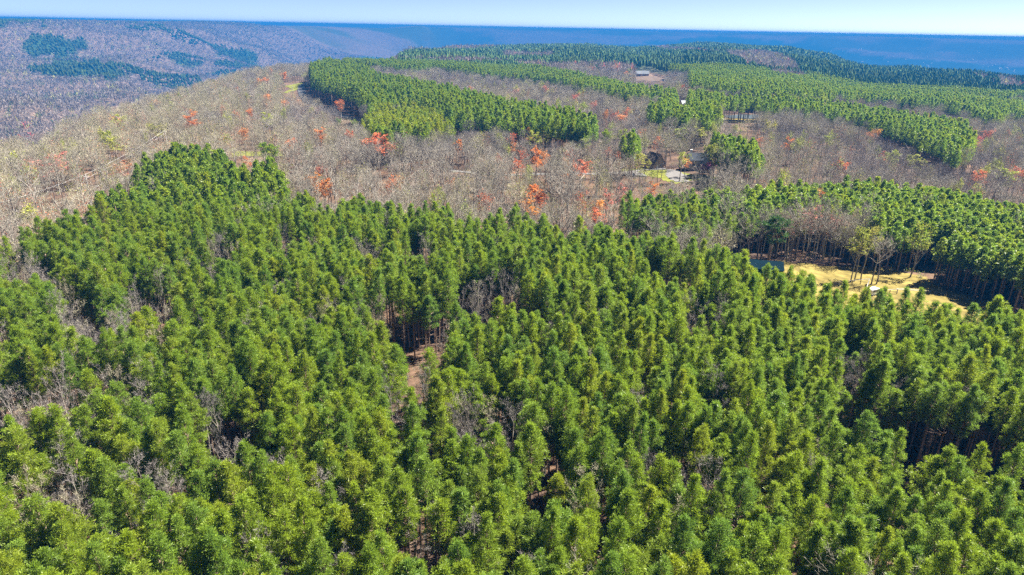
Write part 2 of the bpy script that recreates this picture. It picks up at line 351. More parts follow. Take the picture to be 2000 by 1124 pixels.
# open ground where no tree stands (outlines on the ground)
FIELD = [(1428, 508), (1500, 512), (1600, 519), (1660, 521), (1750, 529), (1795, 543), (1850, 566), (1925, 592), (1980, 612), (1900, 640), (1720, 622), (1560, 600), (1450, 575), (1400, 530)]
CLEAR = [FIELD,
         [(1212, 331), (1262, 329), (1300, 330), (1330, 338), (1400, 348), (1398, 358), (1342, 354), (1324, 360), (1296, 352), (1255, 342), (1212, 340)],
         [(1338, 322), (1384, 326), (1386, 348), (1336, 340)], [(1406, 225), (1455, 223), (1492, 226), (1492, 234), (1408, 235)],
         [(1236, 140), (1268, 140), (1302, 152), (1310, 161), (1240, 160)], [(1318, 205), (1346, 206), (1346, 224), (1318, 223)],
         [(606, 158), (610, 163), (596, 169), (591, 190), (596, 200), (582, 202), (572, 188), (548, 187), (548, 176), (556, 167)],
         [(452, 296), (548, 296), (552, 306), (452, 306)], [(692, 232), (718, 234), (716, 240), (690, 238)],
         [(890, 336), (1000, 339), (1150, 337), (1220, 336), (1220, 345), (1000, 347), (890, 345)], [(1535, 610), (1612, 612), (1612, 640), (1535, 634)]]
P_TALL = hit(1777, 543); P_POLE = hit(182, 416); LANE = [hit(-160, 560), hit(0, 476), P_POLE, hit(240, 352), hit(300, 326)]

def lane_dist(x, y):
    d = np.full(np.shape(x), 1e9)
    for a, b in zip(LANE[:-1], LANE[1:]):
        ab = b[:2] - a[:2]; t = np.clip(((x - a[0]) * ab[0] + (y - a[1]) * ab[1]) / (ab @ ab), 0, 1)
        d = np.minimum(d, np.hypot(x - a[0] - t * ab[0], y - a[1] - t * ab[1]))
    return d

MOTTLED = [(1850, 117), (2000, 129), (2400, 170), (2400, 250), (2000, 222), (1976, 214), (1950, 185), (1900, 142)]
def is_pine(u, v, r):
    p = in_poly(u, v, MOTTLED) & (fbm(np.asarray(u) / 34, np.asarray(v) / 9, 63, 3) > 0.44)
    for q in PINE_POLYS: p |= in_poly(u, v, q)
    for q in BARE_IN_FAR: p &= ~in_poly(u, v, q)
    h = np.zeros(np.shape(u), bool)
    wu, wv = 40 * (fbm(np.asarray(u) / 22, np.asarray(v) / 10, 81, 3) - 0.5), 22 * (fbm(np.asarray(u) / 22, np.asarray(v) / 10, 82, 3) - 0.5)
    for q in HILL_PINES: h |= in_poly(u + wu, v + wv, q)
    return np.where(r > 1250, p & (v > 60) & (u > 700) | h, p)

def is_clear(x, y, z):
    u, v, d = project(x, y, z); c = np.zeros(np.shape(u), bool)
    for q in CLEAR: c |= in_poly(u, v, q)
    return c | (lane_dist(x, y) < 3.2)

def build_terrain():
    az = np.concatenate([np.linspace(-180, -50, 40)[:-1], np.linspace(-50, 50, 321), np.linspace(50, 180, 40)[1:-1]]) * math.pi / 180
    r = np.concatenate([[0.5], np.linspace(10, 1000, 100), 1000 * (12.2 ** np.linspace(0, 1, 190))[1:]])
    A, R = np.meshgrid(az, r); X, Y = R * np.sin(A), R * np.cos(A)
    Y = np.maximum(Y, -690); Z = terrain(X, Y); na, nr = len(az), len(r)
    v = np.stack([X, Y, Z], -1).reshape(-1, 3); i, j = np.meshgrid(np.arange(nr - 1), np.arange(na), indexing='ij')
    a = (i * na + j).ravel(); b = (i * na + (j + 1) % na).ravel(); c = a + na; d = b + na
    t = np.concatenate([np.stack([a, c, d], 1), np.stack([a, d, b], 1)])
    x, y, z = v.T; rr = np.hypot(x, y); u, w, dep = project(x, y, z + 12)
    pine = is_pine(u, w, rr) & (dep > 0)
    near = 1 - sstep(500, 1200, rr); col = C_LITTER * near[:, None] + C_BARE * (1 - near)[:, None]
    far = sstep(4000, 6500, rr) * 0.8                                             # the far plateau is mixed woodland
    pn = np.where(pine, sstep(700, 1500, rr), 0); pn = np.maximum(pn, far * sstep(0.42, 0.62, fbm(x / 700, y / 700, 71, 4)))
    col = col * (1 - pn[:, None]) + C_PINE * pn[:, None]
    g = Geo(); g.add(v, t, 0, sstep(900, 2600, rr))
    m = ground_mat(); bp = m.node_tree.nodes['Bump']; at = m.node_tree.nodes.new('ShaderNodeAttribute'); at.attribute_name = 'tone'
    m.node_tree.links.new(at.outputs['Fac'], bp.inputs['Strength'])
    o = g.obj('terrain', m, colors=col, smooth=True); o['kind'] = 'structure'; o['label'] = 'leaf strewn plateau with its valley and far blue ridges'
build_terrain()

def drape(name, poly, m, label, lift=0.06, step=1.0, ragged=0.0):
    """A sheet over the ground inside an outline given on the ground."""
    P = np.array([hit(u, v)[:2] for u, v in poly]); lo, hi = P.min(0) - step, P.max(0) + step
    xs, ys = np.arange(lo[0], hi[0], step), np.arange(lo[1], hi[1], step); X, Y = np.meshgrid(xs, ys)
    C = np.stack([X[:-1, :-1] + step / 2, Y[:-1, :-1] + step / 2], -1)
    wob = ragged * (fbm(C[..., 0] / 4, C[..., 1] / 4, 3, 3) - 0.5) * 2
    ins = in_poly(C[..., 0] + wob, C[..., 1] + wob, [tuple(p) for p in P])
    nx = len(xs); i, j = np.nonzero(ins); a = i * nx + j
    t = np.concatenate([np.stack([a, a + 1, a + nx + 1], 1), np.stack([a, a + nx + 1, a + nx], 1)])
    used, inv = np.unique(t, return_inverse=True); v = np.stack([X.ravel(), Y.ravel(), terrain(X.ravel(), Y.ravel()) + lift], 1)[used]
    g = Geo(); g.add(v, inv.reshape(-1, 3)); o = g.obj(name, m, smooth=True); o['kind'] = 'structure'; o['label'] = label
    return o

def strip(name, pts, width, m, label, lift=0.1, edge=0.0):
    P = np.array([hit(u, v)[:2] for u, v in pts]); L = np.r_[0, np.cumsum(np.hypot(*np.diff(P, axis=0).T))]
    s = np.linspace(0, L[-1], max(8, int(L[-1] / 3))); c = np.stack([np.interp(s, L, P[:, 0]), np.interp(s, L, P[:, 1])], 1)
    for _ in range(6): c[1:-1] = (c[:-2] + 2 * c[1:-1] + c[2:]) / 4
    d = np.gradient(c, axis=0); d /= np.linalg.norm(d, axis=1)[:, None]; nrm = np.stack([-d[:, 1], d[:, 0]], 1)
    rows = [c + nrm * w for w in np.linspace(-width / 2, width / 2, 5)]
    v = np.concatenate([np.c_[q, terrain(q[:, 0], q[:, 1]) + lift] for q in rows]); n = len(c); t = []
    for k in range(4):
        for i in range(n - 1): a = k * n + i; t += [(a, a + n, a + n + 1), (a, a + n + 1, a + 1)]
    g = Geo(); g.add(v, t); o = g.obj(name, m, smooth=True); o['kind'] = 'structure'; o['label'] = label
    return c

M_DRYGRASS = mat('dry_grass', (0.150, 0.118, 0.034), 0.95, 0.05, (0.35, 0.42))
M_LAWN = mat('spring_lawn', (0.115, 0.12, 0.022), 0.95, 0.05, (0.3, 0.35))
M_TANFIELD = mat('tan_field', (0.105, 0.075, 0.055), 0.95, 0.05, (0.12, 0.25))
M_GRAVEL = mat('pale_gravel', (0.125, 0.118, 0.112), 0.95, 0.05, (0.6, 0.15))
M_ASPHALT = mat('asphalt', (0.06, 0.06, 0.064), 0.85, 0.2, (0.4, 0.2))
M_POND = mat('pond_water', (0.10, 0.12, 0.13), 0.04, 0.5, (0.1, 0.1))
M_BANK = mat('clay_bank', (0.15, 0.09, 0.052), 0.95, 0.05, (0.4, 0.3))
drape('dry_field', [(1425, 508), (1500, 512), (1600, 519), (1660, 521), (1750, 529), (1795, 543), (1850, 566), (1925, 592), (2010, 622), (1960, 690), (1820, 690), (1660, 680), (1540, 660), (1440, 590), (1395, 530)],
      M_DRYGRASS, 'dry yellow grass field between the pine stands', 0.05, 0.8, 2.5)
drape('farm_drive', [(1545, 613), (1606, 615), (1604, 628), (1548, 625)], M_GRAVEL, 'pale gravel patch among the pines by the dry field', 0.09, 0.7, 1.0)
drape('woods_drive', [(1345, 566), (1372, 566), (1374, 586), (1347, 584)], M_GRAVEL, 'pale gravel strip behind dark pine trunks', 0.09, 0.7, 1.0)
drape('lawn', CLEAR[1], M_LAWN, 'bright green lawn along the road by the white house', 0.08, 1.2, 2.0)
drape('gravel_driveway', [(1299, 336), (1305, 330), (1322, 334), (1346, 346), (1345, 356), (1326, 357), (1306, 349)], M_GRAVEL, 'pale gravel driveway below the white house', 0.16, 1.0, 1.5)
drape('lane_clearing', [(150, 412), (172, 406), (200, 398), (210, 404), (190, 420), (150, 428)], M_BANK, 'orange clay strip under the power line', 0.06, 1.0, 3.0)
drape('clay_bank', [(230, 326), (258, 316), (270, 318), (262, 328), (238, 336)], M_BANK, 'orange clay bank behind the near pines', 0.08, 1.2, 2.0)
drape('small_clearing', CLEAR[7], M_LAWN, 'small green clearing behind the near pine stand', 0.1, 1.5, 2.0)
drape('pond', [(1409, 227), (1455, 224.5), (1478, 226), (1489, 228), (1489, 231), (1470, 233), (1425, 232)], M_POND, 'pale pond among bare trees', 0.35, 1.5, 2.0)
drape('pond_bank', [(1408, 233), (1425, 232.5), (1470, 234), (1491, 231), (1491, 241), (1410, 241)], M_DRYGRASS, 'yellow grass bank below the pond', 0.2, 1.5, 2.0)
drape('far_yard', [(1238, 150), (1268, 149.5), (1300, 155), (1308, 160), (1240, 159)], M_TANFIELD, 'tan bare yard below the far house', 0.4, 2.5, 3.0)
drape('road_verge', [(608, 159.5), (611, 163), (600, 168), (594, 172), (560, 183), (550, 182), (570, 175), (556, 169), (582, 164)], M_LAWN, 'yellow green verge along the curving road', 0.25, 1.8, 1.5)
strip('field_track', [(1752, 566), (1790, 566), (1830, 572), (1880, 582), (1930, 596)], 1.3, mat('worn_soil', (0.19, 0.16, 0.10), 0.95, 0.05, (0.8, 0.3)), 'pale worn track across the right end of the dry field', 0.10)
strip('curving_road', [(640, 154), (622, 157), (606, 161), (596, 165.5), (589, 170), (588, 177), (592, 188), (606, 200), (642, 217), (690, 234), (716, 237), (760, 250)], 6.5, M_ASPHALT, 'grey road curving past the dark edge of the pine block', 0.45)
strip('woodland_road', [(880, 335), (940, 341), (1000, 343), (1080, 341), (1150, 342), (1212, 339), (1262, 331), (1300, 331)], 3.6, M_GRAVEL, 'pale narrow road through the bare woods', 0.22)
# ------------------------------------------------------------------ tree shapes (shared mesh data)
def _unit(v): return v / (np.linalg.norm(v, axis=-1, keepdims=True) + 1e-9)

def pine_shape(seed, H=17.0, base=8.6, wmax=2.0, tufts=4.2, blades=26, open_=False, wood=True, bw=0.112):
    """Returns (trunk Geo, crown Geo): whorled branches carrying tufts of needle sprays."""
    r = np.random.default_rng(seed); tg, cg = Geo(), Geo()
    k = 9; z = np.linspace(0, H * 0.985, k); bend = r.normal(0, 0.12, 2)
    axis = np.stack([bend[0] * np.sin(z / H * 2.2) * z / H, bend[1] * np.sin(z / H * 1.7) * z / H, z], 1)
    tg.tube(axis, np.linspace(0.17, 0.025, k) * (1.6 if open_ else 1), 6)
    at = lambda h: np.array([np.interp(h, z, axis[:, 0]), np.interp(h, z, axis[:, 1]), h])
    for h in r.uniform(base * 0.40, base, 34):                                 # dead stubs below the crown
        a = r.uniform(0, 6.28); p = at(h); d = np.array([math.cos(a), math.sin(a), r.uniform(-0.2, 0.3)])
        tg.blades([p], [p + d * r.uniform(0.5, 1.5)], 0.05, 0, rng=r)
    h = base; side = r.uniform(0, 6.28); lop = r.uniform(0.05, 0.3)
    B, T, W, tone = [], [], [], []
    while h < H - 0.15:
        t = (h - base) / (H - base)
        prof = (0.62 + 0.38 * math.sin(min(1, t / 0.38) * math.pi / 2)) if t < 0.38 else (1 - ((t - 0.38) / 0.62) ** 1.65) * 0.94 + 0.06
        n = r.integers(3, 7) if not open_ else r.integers(3, 6); a0 = r.uniform(0, 6.28)
        for q in range(n):
            a = a0 + q * 6.283 / n + r.normal(0, 0.25)
            L = wmax * prof * r.uniform(0.48, 1.30) * (1 + lop * math.cos(a - side)) * (r.uniform(0.5, 1.5) if open_ else 1)
            up = (0.25 + 0.75 * t) * r.uniform(0.6, 1.2) + (0.05 if open_ else 0.12)
            p0 = at(h + r.normal(0, 0.1)); d = _unit(np.array([math.cos(a), math.sin(a), up])); p1 = p0 + d * L
            p1[2] += 0.12 * L
            if wood: tg.blades([p0], [p0 + (p1 - p0) * 0.95], 0.10 + 0.03 * L, 0, rng=r)
            m = max(2, int(round(L * tufts * r.uniform(0.75, 1.2))))
            f = r.uniform(0.30, 1.0, m) ** 0.75; f[0] = 1
            c = p0 + (p1 - p0) * f[:, None]; sp = np.cross(d, [0, 0, 1.0]); sp = sp / (np.linalg.norm(sp) + 1e-6)
            c = c + sp * (r.normal(0, 0.22, m) * L * 0.9 * np.minimum(1, f))[:, None] + r.normal(0, 0.10, (m, 3))
            dirs = _unit(d * 0.9 + np.array([0, 0, 0.55]) + sp * r.normal(0, 0.5, m)[:, None])
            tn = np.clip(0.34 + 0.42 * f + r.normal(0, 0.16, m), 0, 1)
            for i in range(m):
                w = _unit(dirs[i] * 0.75 + r.normal(0, 0.62, (blades, 3)))
                ln = r.uniform(0.24, 0.52, blades) * (1.35 if open_ else 1.0)
                B.append(np.repeat(c[i][None], blades, 0)); T.append(c[i] + w * ln[:, None]); tone.append(np.clip(tn[i] + r.normal(0, 0.1, blades), 0, 1))
        h += r.uniform(0.40, 0.70) * (1.5 if open_ else 1) * (1 - 0.35 * t)
    top = at(H * 0.985)
    for i in range(5):
        c = top + np.array([r.normal(0, 0.12), r.normal(0, 0.12), -0.35 * i + 0.25]); w = _unit(np.array([0, 0, 0.9]) + r.normal(0, 0.5, (blades, 3)))
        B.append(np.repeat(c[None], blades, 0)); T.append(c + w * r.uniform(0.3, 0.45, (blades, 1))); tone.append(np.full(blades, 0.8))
    B, T = np.vstack(B), np.vstack(T); lnm = np.linalg.norm(T - B, axis=1)
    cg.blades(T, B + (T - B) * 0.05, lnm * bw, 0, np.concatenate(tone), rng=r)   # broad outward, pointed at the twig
    return tg, cg

def pine_coarse(seed, H=17.0, base=8.4, wmax=2.0, n=110):
    """The same tree for the middle distance: fewer and larger sprays."""
    r = np.random.default_rng(seed); g = Geo()
    g.tube([(0, 0, 0), (0, 0, H * 0.6), (0, 0, H * 0.97)], [0.19, 0.13, 0.03], 4, 1)
    t = r.beta(1.1, 1.25, n); t[:4] = (1, 0.97, 0.94, 0.9)
    prof = np.where(t < 0.38, 0.66 + 0.34 * np.sin(np.minimum(1, t / 0.38) * math.pi / 2), (1 - np.clip((t - 0.38) / 0.62, 0, 1) ** 1.6) * 0.93 + 0.05)
    a = r.uniform(0, 6.283, n); rad = wmax * prof * np.sqrt(r.uniform(0.25, 1.15, n)); lob = 1 + 0.22 * np.sin(3 * a + r.uniform(0, 6)) * np.sin(t * 11)
    c = np.stack([np.cos(a) * rad * lob, np.sin(a) * rad * lob, base + t * (H - base)], 1)
    out = _unit(np.stack([np.cos(a), np.sin(a), 0.4 + 1.2 * t], 1))
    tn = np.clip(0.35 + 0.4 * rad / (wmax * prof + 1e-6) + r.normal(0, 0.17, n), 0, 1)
    b = 11; w = _unit(np.repeat(out, b, 0) * 0.7 + r.normal(0, 0.6, (n * b, 3))); C = np.repeat(c, b, 0)
    ln = r.uniform(0.45, 0.85, n * b)
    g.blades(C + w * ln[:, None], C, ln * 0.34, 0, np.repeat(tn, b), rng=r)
    return g

def hard_shape(seed, H=16.0, fork=0.48, spread=3.3, limbs=10, leaf=None, leafn=0, leafsize=0.16, upper=0.0, twigs=1.0, thick=1.0):
    """A leafless hardwood: (trunk with limbs, crown of twigs, with young leaves at their tips if leaf)."""
    r = np.random.default_rng(seed); tg, cg = Geo(), Geo()
    k = 8; z = np.linspace(0, H * 0.93, k); wob = np.cumsum(r.normal(0, 0.12, (k, 2)), 0); wob[0] = 0
    ax = np.c_[wob, z]; r0 = 0.20 * thick
    tg.tube(ax, np.linspace(r0, 0.03, k), 6)
    at = lambda h: np.array([np.interp(h, z, ax[:, 0]), np.interp(h, z, ax[:, 1]), h])
    tips, tipd = [], []; B, T, W = [], [], []
    for q in range(limbs):
        f = fork + (0.97 - fork) * (q + r.uniform(0, 0.9)) / limbs; p = at(min(H * 0.92, H * f)); a = q * 2.4 + r.normal(0, 0.4)
        L = spread * (1.25 - 0.75 * (f - fork) / (1 - fork)) * r.uniform(0.75, 1.2); up = r.uniform(0.75, 1.5)
        d = _unit(np.array([math.cos(a), math.sin(a), up])); pts = [p]
        for s in range(3):
            d = _unit(d + r.normal(0, 0.14, 3) + [0, 0, 0.12]); pts.append(pts[-1] + d * L * 0.42)
        pts = np.array(pts); rb = (0.085 - 0.05 * f) * thick * L / 2.5
        tg.tube(pts, np.linspace(rb, rb * 0.25, 4), 4)
        for s in range(int(8 * twigs)):
            g = r.uniform(0.3, 1.0); i = min(2, int(g * 3)); c = pts[i] + (pts[i + 1] - pts[i]) * (g * 3 - i)
            dd = _unit(d * 0.8 + r.normal(0, 0.6, 3) + [0, 0, 0.35]); l = L * r.uniform(0.28, 0.5); e = c + dd * l
            B.append(c); T.append(e); W.append(0.055 * thick)
            for w in range(6):
                g2 = r.uniform(0.2, 1.0); c2 = c + (e - c) * g2; d2 = _unit(dd * 0.8 + r.normal(0, 0.65, 3) + [0, 0, 0.3]); e2 = c2 + d2 * l * r.uniform(0.35, 0.65)
                B.append(c2); T.append(e2); W.append(0.032)
                for x in range(2):
                    g3 = r.uniform(0.3, 1.0); c3 = c2 + (e2 - c2) * g3; e3 = c3 + _unit(d2 * 0.8 + r.normal(0, 0.7, 3) + [0, 0, 0.2]) * l * 0.3
                    B.append(c3); T.append(e3); W.append(0.024); tips.append(e3); tipd.append(e3[2])
                tips.append(e2)
    cg.blades(B, T, np.array(W), 0, r.uniform(0, 1, len(B)), rng=r)
    if leaf is not None:
        tp = np.array(tips); tp = tp[tp[:, 2] > H * upper] if upper else tp
        pick = tp[r.integers(0, len(tp), leafn)] + r.normal(0, 0.13, (leafn, 3))
        cg.leaves(pick, leafsize * r.uniform(0.6, 1.3, leafn), 1, r.uniform(0, 1, leafn), rng=r)
    return tg, cg

def hard_coarse(seed, H=16.0, spread=3.0, n=1050, leafn=0, leafsize=0.3):
    r = np.random.default_rng(seed); g = Geo()
    ax = np.array([(0, 0, 0), (r.normal(0, .15), r.normal(0, .15), H * 0.5), (r.normal(0, .3), r.normal(0, .3), H * 0.93)])
    g.tube(ax, [0.21, 0.14, 0.03], 4, 1)
    for q in range(7):
        f = 0.42 + 0.5 * q / 7; p = ax[1] + (ax[2] - ax[1]) * max(0, (f - 0.5) / 0.43) if f > 0.5 else ax[1] * f * 2
        a = q * 2.4 + r.normal(0, 0.4); L = spread * (1.5 - 0.8 * f) * 1.2
        e = p + _unit(np.array([math.cos(a), math.sin(a), r.uniform(0.8, 1.6)])) * L; g.tube([p, e], [0.05, 0.015], 3, 1, cap=False)
    u = r.normal(size=(n, 3)); u = _unit(u) * (r.uniform(0.10, 1, n) ** 0.28)[:, None]
    c = u * [spread, spread, H * 0.26] + [0, 0, H * 0.725]; d = _unit(u * [0.9, 0.9, 0.5] + [0, 0, 0.7] + r.normal(0, 0.35, (n, 3)))
    l = r.uniform(0.6, 1.5, n)[:, None]; g.blades(c - d * l / 2, c + d * l / 2, r.uniform(0.03, 0.065, n), 0, r.uniform(0, 1, n), rng=r)
    if leafn:
        cl = _unit(r.normal(size=(11, 3))) * r.uniform(0.35, 0.95, (11, 1)); u = cl[r.integers(0, 11, leafn)] + r.normal(0, 0.19, (leafn, 3))
        g.leaves(u * [spread, spread, H * 0.29] + [0, 0, H * 0.70], leafsize * r.uniform(0.6, 1.3, leafn), 2, r.uniform(0, 1, leafn), rng=r)
    return g

def join(tg, cg, n=1):
    """Trunk and crown in one Geo: crown materials 0.., trunk material n."""
    g = Geo()
    for v, t, m, q in zip(cg.v, cg.t, cg.m, cg.tone): g.add(v, t - t.min(), m[0], q)
    for v, t, m, q in zip(tg.v, tg.t, tg.m, tg.tone): g.add(v, t - t.min(), n, q)
    return g

PINES = [pine_shape(100 + i, 17.0, b_, w_ * 0.95) for i, (b_, w_) in enumerate([(8.0, 1.45), (8.6, 1.65), (9.6, 1.5), (7.4, 1.8), (10.4, 1.55), (8.2, 1.3), (9.0, 1.9), (7.0, 1.55), (8.8, 1.7), (10.0, 1.25), (7.8, 1.65), (9.3, 1.6)])]
PINE_TRUNK = [t.mesh('pine_trunk', [M_PBARK]) for t, c in PINES]; PINE_CROWN = [c.mesh('pine_crown', [M_NEEDLE]) for t, c in PINES]
PINE_HI = [join(t, c).mesh('pine_whole', [M_NEEDLE, M_PBARK]) for t, c in PINES]
PINE_LO = [pine_coarse(200 + i, 17.0, 8.0 + 0.3 * (i % 3), 1.58 + 0.1 * (i % 4)).mesh('pine_coarse', [M_NEEDLE, M_PBARK]) for i in range(6)]
PINE_YOUNG = [pine_coarse(260 + i, 15.0, 6.0, 1.7 + 0.1 * i).mesh('young_pine_coarse', [M_YOUNG, M_PBARK]) for i in range(3)]
HARD = [hard_shape(300 + i, 15.5, 0.42 + 0.03 * (i % 4), 3.4 + 0.45 * (i % 4), 10 + i % 3) for i in range(7)]
BARKS = [M_BARK, M_BARK, M_DARKBARK, M_BARK, M_BARK, M_DARKBARK, M_BARK]
M_BROWNBARK = mat('brown_bark', (0.17, 0.138, 0.112), 0.9, 0.1, (0.8, 0.35))
SLIM = [hard_shape(350 + i, 14.5, 0.32 + 0.04 * i, 2.1 + 0.25 * i, 13, twigs=1.25, thick=0.62) for i in range(4)]
SLIM_PARTS = [(t.mesh('slim_trunk', [[M_BARK, M_BROWNBARK][i % 2]]), c.mesh('slim_twigs', [[M_DARKTWIG, M_TANTWIG, M_DARKTWIG, M_DARKTWIG][i]])) for i, (t, c) in enumerate(SLIM)]
HARD_TRUNK = [t.mesh('hardwood_trunk', [b]) for (t, c), b in zip(HARD, BARKS)]; HARD_CROWN = [c.mesh('hardwood_twigs', [M_TWIG]) for t, c in HARD]
HARD_HI = [join(t, c).mesh('hardwood_whole', [M_TWIG, b]) for (t, c), b in zip(HARD, BARKS)]
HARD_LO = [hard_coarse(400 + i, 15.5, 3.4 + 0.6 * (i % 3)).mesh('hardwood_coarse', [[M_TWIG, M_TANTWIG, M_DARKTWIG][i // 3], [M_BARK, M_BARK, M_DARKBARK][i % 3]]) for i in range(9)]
HARD_LO += [hard_coarse(420 + i, 15.5, 3.6, leafn=170, leafsize=0.15).mesh('hardwood_hazy', [M_TANTWIG, M_BARK, [M_LIME, M_RED, M_LIME][i]]) for i in range(3)]
KINDS = {'red': (M_RED, 1000), 'orange': (M_ORANGE, 1300), 'lime': (M_LIME, 1500), 'pale': (M_LIME, 800), 'pink': (M_PINK, 2500), 'rose': (M_ROSE, 800)}
BUD_HI, BUD_LO, BUD_PARTS = {}, {}, {}
for _i, (_k, (_m, _n)) in enumerate(KINDS.items()):
    sh = [hard_shape(500 + 10 * _i + j, 15.5, 0.40, 3.0 + 0.3 * j, 9, _m, _n, 0.2, 0.62 if _k == 'pale' else 0.0) for j in range(2)]
    BUD_PARTS[_k] = [(t.mesh('budding_trunk', [M_BARK]), c.mesh('budding_crown', [M_TWIG, _m])) for t, c in sh]
    BUD_LO[_k] = [hard_coarse(600 + 10 * _i + j, 15.0, 2.7 + 0.4 * j, 500, 620 if _k != 'pale' else 300, 0.26).mesh('budding_coarse', [M_TWIG, M_BARK, _m]) for j in range(2)]

# ------------------------------------------------------------------ where every tree stands
def jitter_grid(rmin, rmax, s, margin=260):
    xs = np.arange(-rmax, rmax, s); ys = np.arange(18, rmax, s * 0.9)
    X, Y = np.meshgrid(xs, ys); X = X + (np.arange(len(ys)) % 2)[:, None] * s / 2
    X = X + RNG.uniform(-0.36, 0.36, X.shape) * s; Y = Y + RNG.uniform(-0.36, 0.36, Y.shape) * s
    x, y = X.ravel(), Y.ravel(); r = np.hypot(x, y); k = (r >= rmin) & (r < rmax); x, y = x[k], y[k]
    z = terrain(x, y); u, v, d = project(x, y, z + 8)
    k = (d > 5) & (u > -margin) & (u < 2000 + margin * 1.3) & (v < 1500); return x[k], y[k], z[k]

# open patches the drone sees (outlines in the photograph): no tree may stand so that it hides one
OPEN_VIEWS = [[(1430, 514), (1527, 516), (1660, 521), (1790, 543), (1925, 590), (1880, 572), (1760, 560), (1640, 545), (1528, 533)],
              [(1215, 332), (1262, 330), (1325, 333), (1345, 346), (1338, 353), (1300, 347), (1255, 338), (1215, 338)], [(1340, 304), (1378, 306), (1386, 336), (1345, 332)],
              [(554, 166), (608, 160), (608, 172), (600, 184), (578, 182), (570, 178), (554, 178)], [(1410, 224), (1490, 225), (1490, 231), (1414, 232)],
              [(1243, 136), (1264, 136), (1300, 152), (1300, 158), (1242, 157)], [(1325, 191), (1341, 192), (1341, 200), (1325, 200)], [(455, 297), (548, 297), (548, 303), (455, 303)],
              [(700, 232), (716, 233), (716, 239), (700, 239)], [(169, 338), (176, 338), (184, 404), (179, 404)],
              [(1448, 510), (1532, 518), (1532, 540), (1500, 530), (1448, 518)], [(1382, 322), (1396, 322), (1396, 336), (1382, 336)]]
NO_HARD = [(1700, 524), (2400, 560), (2400, 900), (1400, 900), (1380, 530), (1450, 575), (1560, 600), (1700, 622)]

# dark stand faces that show: no hardwood may stand before them
FACES = [[(606, 160), (640, 180), (700, 203), (712, 232), (690, 224), (650, 206), (606, 188)], [(1740, 240), (1800, 264), (1850, 285), (1880, 312), (1840, 316), (1780, 284), (1720, 254)],
         [(1700, 455), (2000, 510), (2300, 600), (2300, 640), (1900, 575), (1700, 520)]]

BAY = [(1405, 412), (1440, 394), (1500, 385), (1600, 379), (1690, 393), (1712, 408), (1692, 430), (1690, 500), (1420, 500), (1424, 430)]
def blocks_view(x, y, z, H=16.0, views=OPEN_VIEWS):
    b = np.zeros(len(x), bool)
    for f in (0.35, 0.5, 0.65, 0.8, 0.95):
        u, v, _ = project(x, y, z + H * f)
        for q in views:
            for du in (-1, 1): b |= in_poly(u + du * 1500 / np.hypot(x, y), v, q)
    return b

